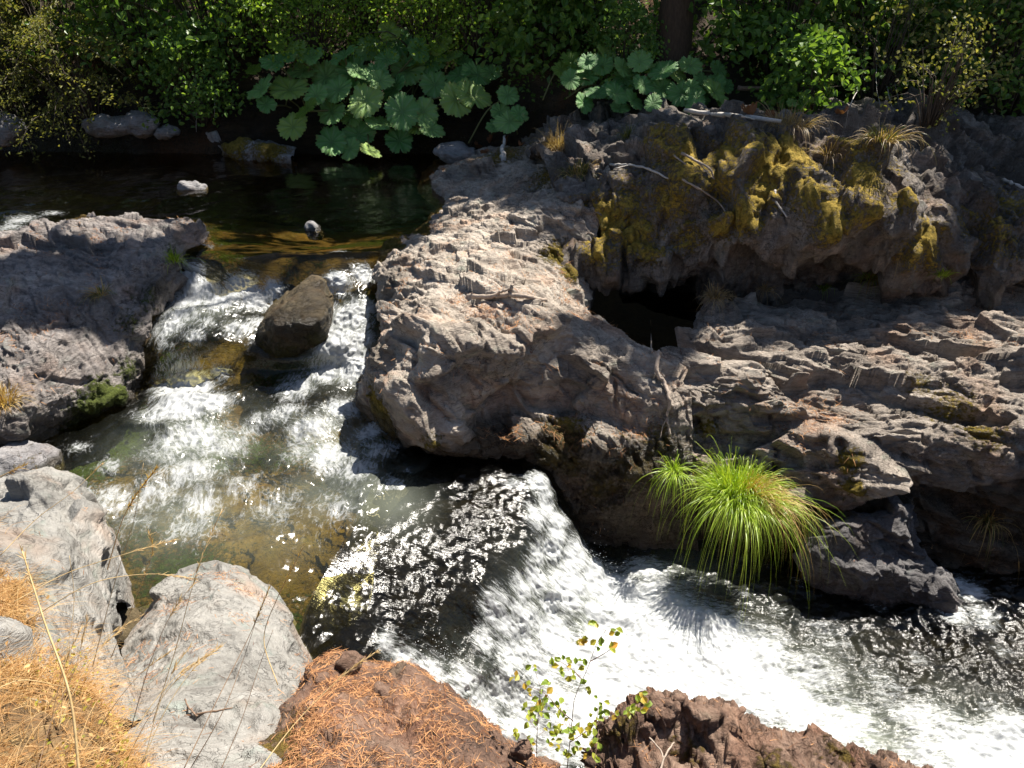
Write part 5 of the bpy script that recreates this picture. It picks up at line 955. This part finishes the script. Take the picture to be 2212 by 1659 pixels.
stick('stick', 'thin pale stick running down the moss from the low olive tuft', [([(1318, 364), (1370, 366), (1410, 378), (1442, 395)], .012, .009), ([(1330, 372), (1355, 366)], .006, .004)], M_PALEW, lift=.04, seed=4)
stick('branch', 'arched grey fallen branch draped over the mossy cliff brow', [([(1470, 340), (1500, 355), (1535, 378), (1545, 420)], .013, .006), ([(1450, 385), (1500, 412), (1550, 445), (1572, 480)], .01, .006), ([(1455, 345), (1480, 365)], .008, .004), ([(1500, 355), (1540, 395)], .006, .003)], M_WOOD, 'branch', lift=.04, seed=5)
stick('twig', 'white curved twig hanging on the dark face of the mossy cliff', [([(1672, 420), (1672, 440), (1685, 462), (1698, 478)], .010, .007)], M_PALEW, 'twig', lift=.04, seed=6)
stick('branch', 'bent brown branch fallen along the shaded ledge under the shrubs', [([(1590, 208, 0, .1), (1660, 210, 0, .12), (1715, 190, 0, .2), (1760, 168, 0, .3)], .03, .018)], M_BROWNW, 'branch', seed=7)
stick('twig', 'spray of bare grey dead twigs drooping over the shaded right ledge', [([(1850, 150, 0, .5), (1875, 175, 0, .35), (1900, 205, 0, .2), (1925, 250, 0, .05)], .010, .003), ([(1862, 160, 0, .4), (1850, 210, 0, .2), (1828, 250, 0, .05), (1822, 285, 0, .04)], .008, .003), ([(1880, 182, 0, .3), (1885, 220, 0, .15), (1895, 245, 0, .1)], .005, .002), ([(1850, 150, 0, .5), (1832, 165, 0, .4)], .006, .002), ([(1870, 170, 0, .35), (1910, 200, 0, .25), (1935, 235, 0, .1)], .004, .002)], M_PALEW, 'twigs', seed=8)
stick('twig', 'thin curved twig on the upper edge of the sunlit shelf', [([(1668, 628), (1690, 640), (1720, 645)], .012, .005)], M_PALEW, 'twig', lift=.02, seed=9)
stick('twig', 'long thin root-like twig along the upper edge of the shelf to the right', [([(1790, 626), (1850, 628), (1900, 620), (1950, 600)], .006, .003), ([(1850, 628), (1880, 640)], .005, .002)], M_WOOD, 'twig', lift=.02, seed=10)
stick('stump', 'small white broken stump standing among the rusty leaves', [([(1088, 348, 0, .0), (1087, 335, 0, .06), (1090, 318, 0, .16)], .04, .012)], M_PALEW, 'stump', seed=11)
stick('twig', 'short dark twig on the big pale slab boulder', [([(428, 1545), (410, 1525), (402, 1508)], .004, .002), ([(428, 1540), (460, 1535), (505, 1526)], .004, .002)], M_BROWNW, 'twig', lift=.008, seed=12)
stick('twig', 'pale forked twig leaning on the jagged rock at the bottom edge', [([(1452, 1600, 0, .02), (1430, 1640, 0, .03), (1412, 1700, 0, .02)], .003, .004), ([(1400, 1590, 0, .02), (1425, 1625, 0, .03), (1440, 1690, 0, .02)], .003, .004)], M_WOOD, 'twig', seed=13)
stick('twig', 'thin grey stick lying in the orange needles at the bottom', [([(1065, 1550), (990, 1570), (930, 1590)], .003, .002)], M_BROWNW, 'twig', lift=.01, seed=14)
stick('twig', 'pale stick on the mossy cliff top below the dead twigs', [([(2165, 395), (2190, 405), (2260, 425)], .02, .012)], M_PALEW, 'twig', lift=.03, seed=15)

stick('branch', 'pale bare branch slanting through the sunlit bush above the trailing low bush', [([(350, 62, 0, 1.2), (365, 40, 0, 1.3), (352, 20, 0, 1.5)], .012, .005), ([(430, 75, 0, 1.0), (480, 72, 0, 1.1), (525, 68, 0, 1.2)], .014, .008)], M_PALEW, 'branch', seed=16)
stick('branch', 'dark bare branch under the bushes just above the trailing low bush', [([(355, 190, 0, .7), (400, 198, 0, .75), (445, 206, 0, .75)], .016, .01)], M_BROWNW, 'branch', seed=17)
stick('twig', 'thin pale stems hanging down to the far ledge below the trailing low bush', [([(438, 215, 0, .6), (436, 250, 0, .35), (428, 300, 0, .1)], .006, .004), ([(478, 250, 0, .4), (470, 285, 0, .2)], .005, .003)], M_PALEW, 'stems', seed=18)

# ------------------------------------------------------------------ needle litter and dry grass (uncountable)
M_NEED = plain_mat('pine_needles', (.11, .035, .015), (.58, .30, .13), 60, .8, .2, island=True); M_DRYG = leaf_mat('dry_grass', [(.25, .12, .04), (.46, .26, .095), (.70, .50, .24)], .6, .3)
def litter_on(keys, label, seed):
    rs = np.random.default_rng(seed); V_, F_ = [], []; n0 = 0
    for key, n, L, wd, pw in keys:
        P, N, li, up = SURF[key]; w = np.clip(up, 0, 1) ** 2 * (np.clip(li, 0, 1) ** pw if pw else 1) + 1e-9
        sx, sy = pix(P); w = w * np.clip(.35 + 1.6 * fbm(P * 7, seed + 3, 3), .04, 2); w = w * ((sx > -250) & (sx < 2460) & (sy < 1900)); idx = rs.choice(len(P), n, p=w / w.sum())
        b = P[idx] + N[idx] * rs.uniform(.001, .008, n)[:, None]; d = np.cross(N[idx], rs.normal(size=(n, 3))) ; d = unit(d) + N[idx] * rs.normal(size=(n, 1)) * .14
        v, f = blades(b, d, L * rs.uniform(.5, 1.2, n), wd, .05, 2, rs); V_.append(v); F_.append(f + n0); n0 += len(v)
    o = obj('pine_needles', np.concatenate(V_), np.concatenate(F_), M_NEED); tag(o, label, 'needles', kind='stuff')
litter_on([('near', 22000, .05, .002, 0)], 'thick orange brown needle litter covering the near bank', 31)
litter_on([('grey2', 1500, .05, .002, 1.5), ('grey1', 700, .05, .002, 1.5), ('jagged_rock', 1600, .05, .002, .7)], 'loose orange needles caught in the hollows of the near boulders', 32)
litter_on([('rock_outcrop', 5200, .065, .003, 1.2), ('rock_slab', 2200, .06, .003, 1.2), ('rock_shelf', 3200, .06, .003, 1.0)], 'orange needles gathered in cracks of the slate outcrops', 33)
rs = np.random.default_rng(41); P, N, li, up = SURF['grassbank']; sx, sy = pix(P); w = ((sx > -160) & (sx < 330) & (sy < 1800)).astype(float) * np.clip(.5 + 1.5 * fbm(P * 8, 43, 3), .05, 2); w /= w.sum()
idx = rs.choice(len(P), 15000, p=w); n = len(idx)
v1, f1 = blades(P[idx] + rs.normal(size=(n, 3)) * .006, np.array([.25, .1, .5]) + rs.normal(size=(n, 3)) * np.array([.7, .7, .35]), rs.uniform(.03, .12, n), .0018, .4, 3, rs)
idx = rs.choice(len(P), 2400, p=w); n2 = len(idx); v2, f2 = leaves(P[idx] + np.array([0, 0, .025]) + rs.normal(size=(n2, 3)) * .02, rs.normal(size=(n2, 3)) + np.array([0, 0, .6]), rs.uniform(.006, .02, n2), rs)
idx = rs.choice(len(P), 2200, p=w); n3_ = len(idx); v3, f3 = blades(P[idx], np.array([.5, .2, .6]) + rs.normal(size=(n3_, 3)) * np.array([.5, .5, .3]), rs.uniform(.12, .28, n3_), .0016, .5, 5, rs)
o = obj('dry_grass', np.concatenate([v1, v2, v3]), np.concatenate([f1, f2 + len(v1), f3 + len(v1) + len(v2)]), M_DRYG); tag(o, 'matted golden dry grass covering the near bank at bottom left', 'dry grass', kind='stuff')
idx = rs.choice(len(P), 14000, p=w); idx = idx[(sy[idx] > 1440) & (sx[idx] > 90)][:700]; n2 = len(idx); v2, f2 = leaves(P[idx] + np.array([0, 0, .05]) + rs.normal(size=(n2, 3)) * .03, rs.normal(size=(n2, 3)) * .7 + np.array([0, 0, 1]), rs.uniform(.008, .02, n2), rs)
o = obj('ground_herbs', v2, f2, leaf_mat('herb', [(.25, .26, .03), (.42, .38, .06), (.55, .42, .1)], .5, .4)); tag(o, 'small yellow green herbs among the dry grass in the bottom left corner', 'herbs', kind='stuff')

o = boulder('boulder', V(300, 1372, -.78), (.16, .2, .14), M_WETB, seed=47, cuts=9, amp=.015, sc=.1, sub=4, moss=1.2); tag(o, 'little mossy boulder wedged in the wet gap between the two grey boulders', 'boulder')
o = boulder('rock', V(1495, 632, -.72) + np.array([0, .28, -.08]), (.75, .28, .34), M_DARK, seed=49, cuts=8, amp=.03, sc=.2, sub=4, wetall=.6); tag(o, 'added dark rock closing the bright gap at the back of the dark side pool', 'rock')  # added to close a gap where light showed through
# tall dry stalks in front
M_STEM = plain_mat('dry_stem', (.42, .28, .12), (.66, .5, .26), 30, .6, .2); M_STEMD = plain_mat('dark_stem', (.16, .10, .06), (.3, .2, .12), 30, .7, .2); M_HEAD = leaf_mat('seed_head', [(.45, .3, .13), (.62, .46, .24)], .6, .35)
def stalk(pts, r, label, head=None, mat=None, seed=0, group='tall dry grass stalks on the near bank'):
    rs = np.random.default_rng(seed); w = np.array([VY(px, py, Y) for px, py, Y in pts]); c = crv(w, 26); b = c[0]
    t = empty('grass_stalk', b); tag(t, label, 'grass stalk', group)
    m = MB(); m.tube(c - b, np.linspace(r, r * .45, len(c)), 6); m.obj('stem', mat or M_STEM, parent=t)
    if head:
        L, n, wd = head; k = int(len(c) * (1 - L)); seg = c[k:] - b; i = rs.integers(0, len(seg) - 1, n); p = seg[i] + (seg[np.minimum(i + 1, len(seg) - 1)] - seg[i]) * rs.uniform(0, 1, (n, 1)); d = unit(seg[-1] - seg[0])
        v, f = blades(p, d + rs.normal(size=(n, 3)) * .28, rs.uniform(.012, .026, n), wd, .0, 2, rs); obj('seed_head', v, f, M_HEAD, parent=t)
for k, (pts, r, lab, head, mt) in enumerate([
 ([(172, 1680, 1.05), (150, 1500, 1.15), (95, 1340, 1.25), (48, 1190, 1.35)], .0034, 'thick straw stalk crossing the dry grass at far left, tip pointing up', (.2, 30, .003), None),
 ([(232, 1230, 1.9), (262, 1130, 1.85), (290, 1075, 1.82), (340, 1010, 1.8)], .0018, 'stalk with the fat pale seed head reaching over the rapids', (.42, 110, .0045), None),
 ([(600, 1480, 1.5), (570, 1380, 1.6), (600, 1290, 1.65), (640, 1210, 1.66), (655, 1180, 1.66)], .0016, 'stalk with bent bead-like tip above the dark sheet of water', (.45, 60, .003), None),
 ([(395, 1665, 1.15), (470, 1510, 1.3), (540, 1370, 1.45), (582, 1270, 1.5)], .0016, 'dark stalk with a drooping seed head leaning right over the big slab', (.25, 40, .003), M_STEMD),
 ([(400, 1680, 1.2), (480, 1540, 1.3), (520, 1440, 1.4), (560, 1320, 1.5)], .0014, 'dark thin stalk right beside the drooping one over the slab', None, M_STEMD),
 ([(470, 1680, 1.2), (520, 1560, 1.3), (560, 1440, 1.4), (590, 1360, 1.45)], .0013, 'dark thin stalk rising over the right edge of the slab', None, M_STEMD),
 ([(540, 1690, 1.2), (640, 1560, 1.35), (740, 1460, 1.45), (812, 1408, 1.5)], .0017, 'long straw stalk leaning over the needle bank', (.3, 50, .003), None),
 ([(330, 1560, 1.4), (380, 1400, 1.5), (430, 1220, 1.6), (480, 1100, 1.7)], .0013, 'long fine stalk leaning right across the pool', (.35, 40, .0025), None),
 ([(200, 1440, 1.6), (250, 1250, 1.7), (290, 1120, 1.75), (310, 1000, 1.8)], .0012, 'fine stalk rising straight in front of the grey boulder', None, None),
 ([(60, 1340, 1.5), (200, 1260, 1.55), (320, 1240, 1.6), (420, 1250, 1.6)], .0014, 'arching straw stalk lying almost level over the gap between the boulders', (.25, 40, .0025), None),
 ([(30, 1300, 1.5), (140, 1240, 1.6), (260, 1200, 1.65), (380, 1165, 1.7)], .0012, 'straight straw stalk reaching right, above the level one', (.3, 40, .0025), None),
 ([(0, 1200, 1.6), (80, 1120, 1.7), (160, 1060, 1.75), (222, 1000, 1.8)], .0012, 'thin stalk at the left edge pointing to the rapids', (.2, 24, .0025), None),
 ([(-20, 1040, 1.6), (20, 1020, 1.6), (55, 1005, 1.6)], .0016, 'short straw stalk entering at the left edge near the wet pale boulder', (.5, 40, .003), None),
 ([(240, 1420, 1.6), (290, 1300, 1.65), (330, 1190, 1.7), (320, 1150, 1.7)], .0012, 'stalk with feathered tip beside the edge of the grey boulder', (.35, 50, .0025), None),
 ([(130, 1570, 1.3), (140, 1440, 1.4), (160, 1300, 1.5), (150, 1200, 1.55)], .0012, 'upright fine stalk in the middle of the golden grass', None, M_STEM),
 ([(80, 1670, 1.15), (110, 1560, 1.25), (160, 1450, 1.35), (190, 1330, 1.45)], .0013, 'brown fine stalk leaning right in the golden grass', (.25, 30, .0025), M_STEMD),
 ([(-30, 1500, 1.15), (40, 1470, 1.2), (120, 1480, 1.25), (190, 1500, 1.3)], .0013, 'bent straw stalk lying in the golden grass', None, None)]):
    stalk(pts, r, lab, head, mt, 600 + k)

rs6 = np.random.default_rng(66)
for k in range(9):                                 # finer ones that nothing tells apart
    x0, y0 = rs6.uniform(20, 330), rs6.uniform(1560, 1690); Y0 = rs6.uniform(1.1, 1.4); dx, dy = rs6.uniform(60, 230), rs6.uniform(180, 330)
    stalk([(x0, y0, Y0), (x0 + dx * .3, y0 - dy * .45, Y0 + .08), (x0 + dx * .65, y0 - dy * .8, Y0 + .15), (x0 + dx, y0 - dy, Y0 + .2)], .0011, 'fine straw stalk with thin seed head leaning right among the golden grass', (.3, 36, .0024), [None, M_STEMD, None][k % 3], 800 + k, 'fine leaning stalks in the golden grass')
# leafy sapling in front of the falls
M_ROSE = leaf_mat('sapling_leaf', [(.2, .31, .04), (.32, .42, .07), (.48, .47, .07), (.6, .3, .05)], .45, .45); M_RSTEM = plain_mat('sapling_stem', (.16, .09, .07), (.3, .2, .16), 40, .7, .2)
def zz(x, y): return (850 + x * .3888) * .864, (1280 + y * .3888) * .864
def sapling(label, stems, nodes, Y, seed):
    rs = np.random.default_rng(seed); b = VY(*zz(*stems[0][0]), Y); t = empty('sapling', b); tag(t, label, 'sapling'); m = MB(); allp = []
    for st in stems:
        c = crv([VY(*zz(*p), Y + .04 * math.sin(p[0] * .013) ) for p in st], 16); allp.append(c); m.tube(c - b, np.linspace(.0022, .0009, len(c)), 5)
    A = np.concatenate(allp); C, NN, SZ = [], [], []
    for x, y in nodes:
        p = VY(*zz(x, y), Y + rs.normal() * .05); q = A[np.argmin(((A - p) ** 2).sum(1) + (A[:, 2] > p[2] + .02) * .05)]
        m.tube(crv([q - b, (p + q) / 2 - b + np.array([0, 0, -.004]), p - b], 6), .0008, 4)
        k = rs.integers(3, 6)
        for _ in range(k):
            C.append(p - b + rs.normal(size=3) * np.array([.014, .012, .012])); NN.append(np.array([rs.normal() * .5, -.45 + rs.normal() * .4, .8])); SZ.append(rs.uniform(.018, .034))
    m.obj('stems', M_RSTEM, parent=t); v, f = leaves(np.array(C), np.array(NN), np.array(SZ), rs, .75); obj('foliage', v, f, M_ROSE, parent=t, smooth=False)
sapling('thin stemmed sapling with yellow green and orange leaves in front of the white falls', [[(1450, 1760), (1470, 1560), (1495, 1320), (1510, 1190), (1560, 1080), (1610, 960), (1650, 850), (1710, 760)], [(1270, 1700), (1265, 1500), (1275, 1300), (1290, 1130)], [(1500, 1345), (1400, 1260), (1320, 1170), (1200, 1110)], [(1480, 1480), (1600, 1400), (1700, 1310)], [(1560, 1080), (1500, 1020), (1430, 970)], [(1610, 960), (1700, 910), (1760, 870)], [(1600, 1750), (1600, 1600), (1640, 1450), (1660, 1250)]],
 [(1640, 720), (1760, 760), (1560, 820), (1650, 865), (1750, 870), (1410, 950), (1500, 950), (1570, 980), (1250, 1000), (1430, 1020), (1490, 1050), (1150, 1080), (1330, 1100), (1590, 1130), (1220, 1150), (1250, 1200), (1310, 1210), (1400, 1230), (1190, 1280), (1250, 1270), (1340, 1290), (1420, 1300), (1660, 1240), (1730, 1310), (1640, 1330), (1220, 1340), (1330, 1390), (1380, 1380), (1500, 1400), (1600, 1420), (1640, 1390), (1150, 1410), (1210, 1460), (1350, 1490), (1520, 1510), (1390, 1440), (1600, 1480), (1470, 1570), (1590, 1570), (1640, 1590), (1210, 1500), (1550, 1390), (1700, 1260), (1480, 1400)], 1.9, 71)
sapling('tiny leafy sprig behind the jagged rock at the bottom', [[(1900, 1420), (1905, 1330), (1920, 1200)], [(1905, 1340), (1860, 1290)], [(1910, 1300), (1960, 1240)]], [(1850, 1270), (1920, 1190), (1925, 1215), (1960, 1230), (1965, 1275), (1870, 1290), (1940, 1260)], 1.95, 72)
sapling('sprig with pale green leaves growing from the shaded shelf face', [[(2430, 150), (2420, 80), (2410, 60)]], [(0, 0)], 1.9, 73) if False else None
# spray thrown up by the falls
rs = np.random.default_rng(99); n = 1500
k0 = rs.integers(0, 5, n); cen = np.array([V(1300, 1280, -1.6), V(1250, 1220, -1.45), V(1200, 1400, -1.5), V(950, 1450, -1.25), V(1340, 1300, -1.6)])[k0]
p = cen + rs.normal(size=(n, 3)) * np.array([.13, .11, .05]) + np.array([.0, 0, .05]); sz = rs.uniform(.001, .0035, n) 
ov = np.array([[1, 0, 0], [-1, 0, 0], [0, 1, 0], [0, -1, 0], [0, 0, 1], [0, 0, -1.0]]); of = np.array([[0, 2, 4], [2, 1, 4], [1, 3, 4], [3, 0, 4], [2, 0, 5], [1, 2, 5], [3, 1, 5], [0, 3, 5]])
t = NT('spray'); M_SPRAY = t.done(t.n('BsdfPrincipled', {'Base Color': (.9, .92, .93), 'Roughness': .1}).outputs[0])
o = obj('spray', (p[:, None] + ov[None] * sz[:, None, None]).reshape(-1, 3), (np.arange(n)[:, None, None] * 6 + of[None]).reshape(-1, 3), M_SPRAY); tag(o, 'white droplets of spray around the falls', 'spray', kind='stuff')
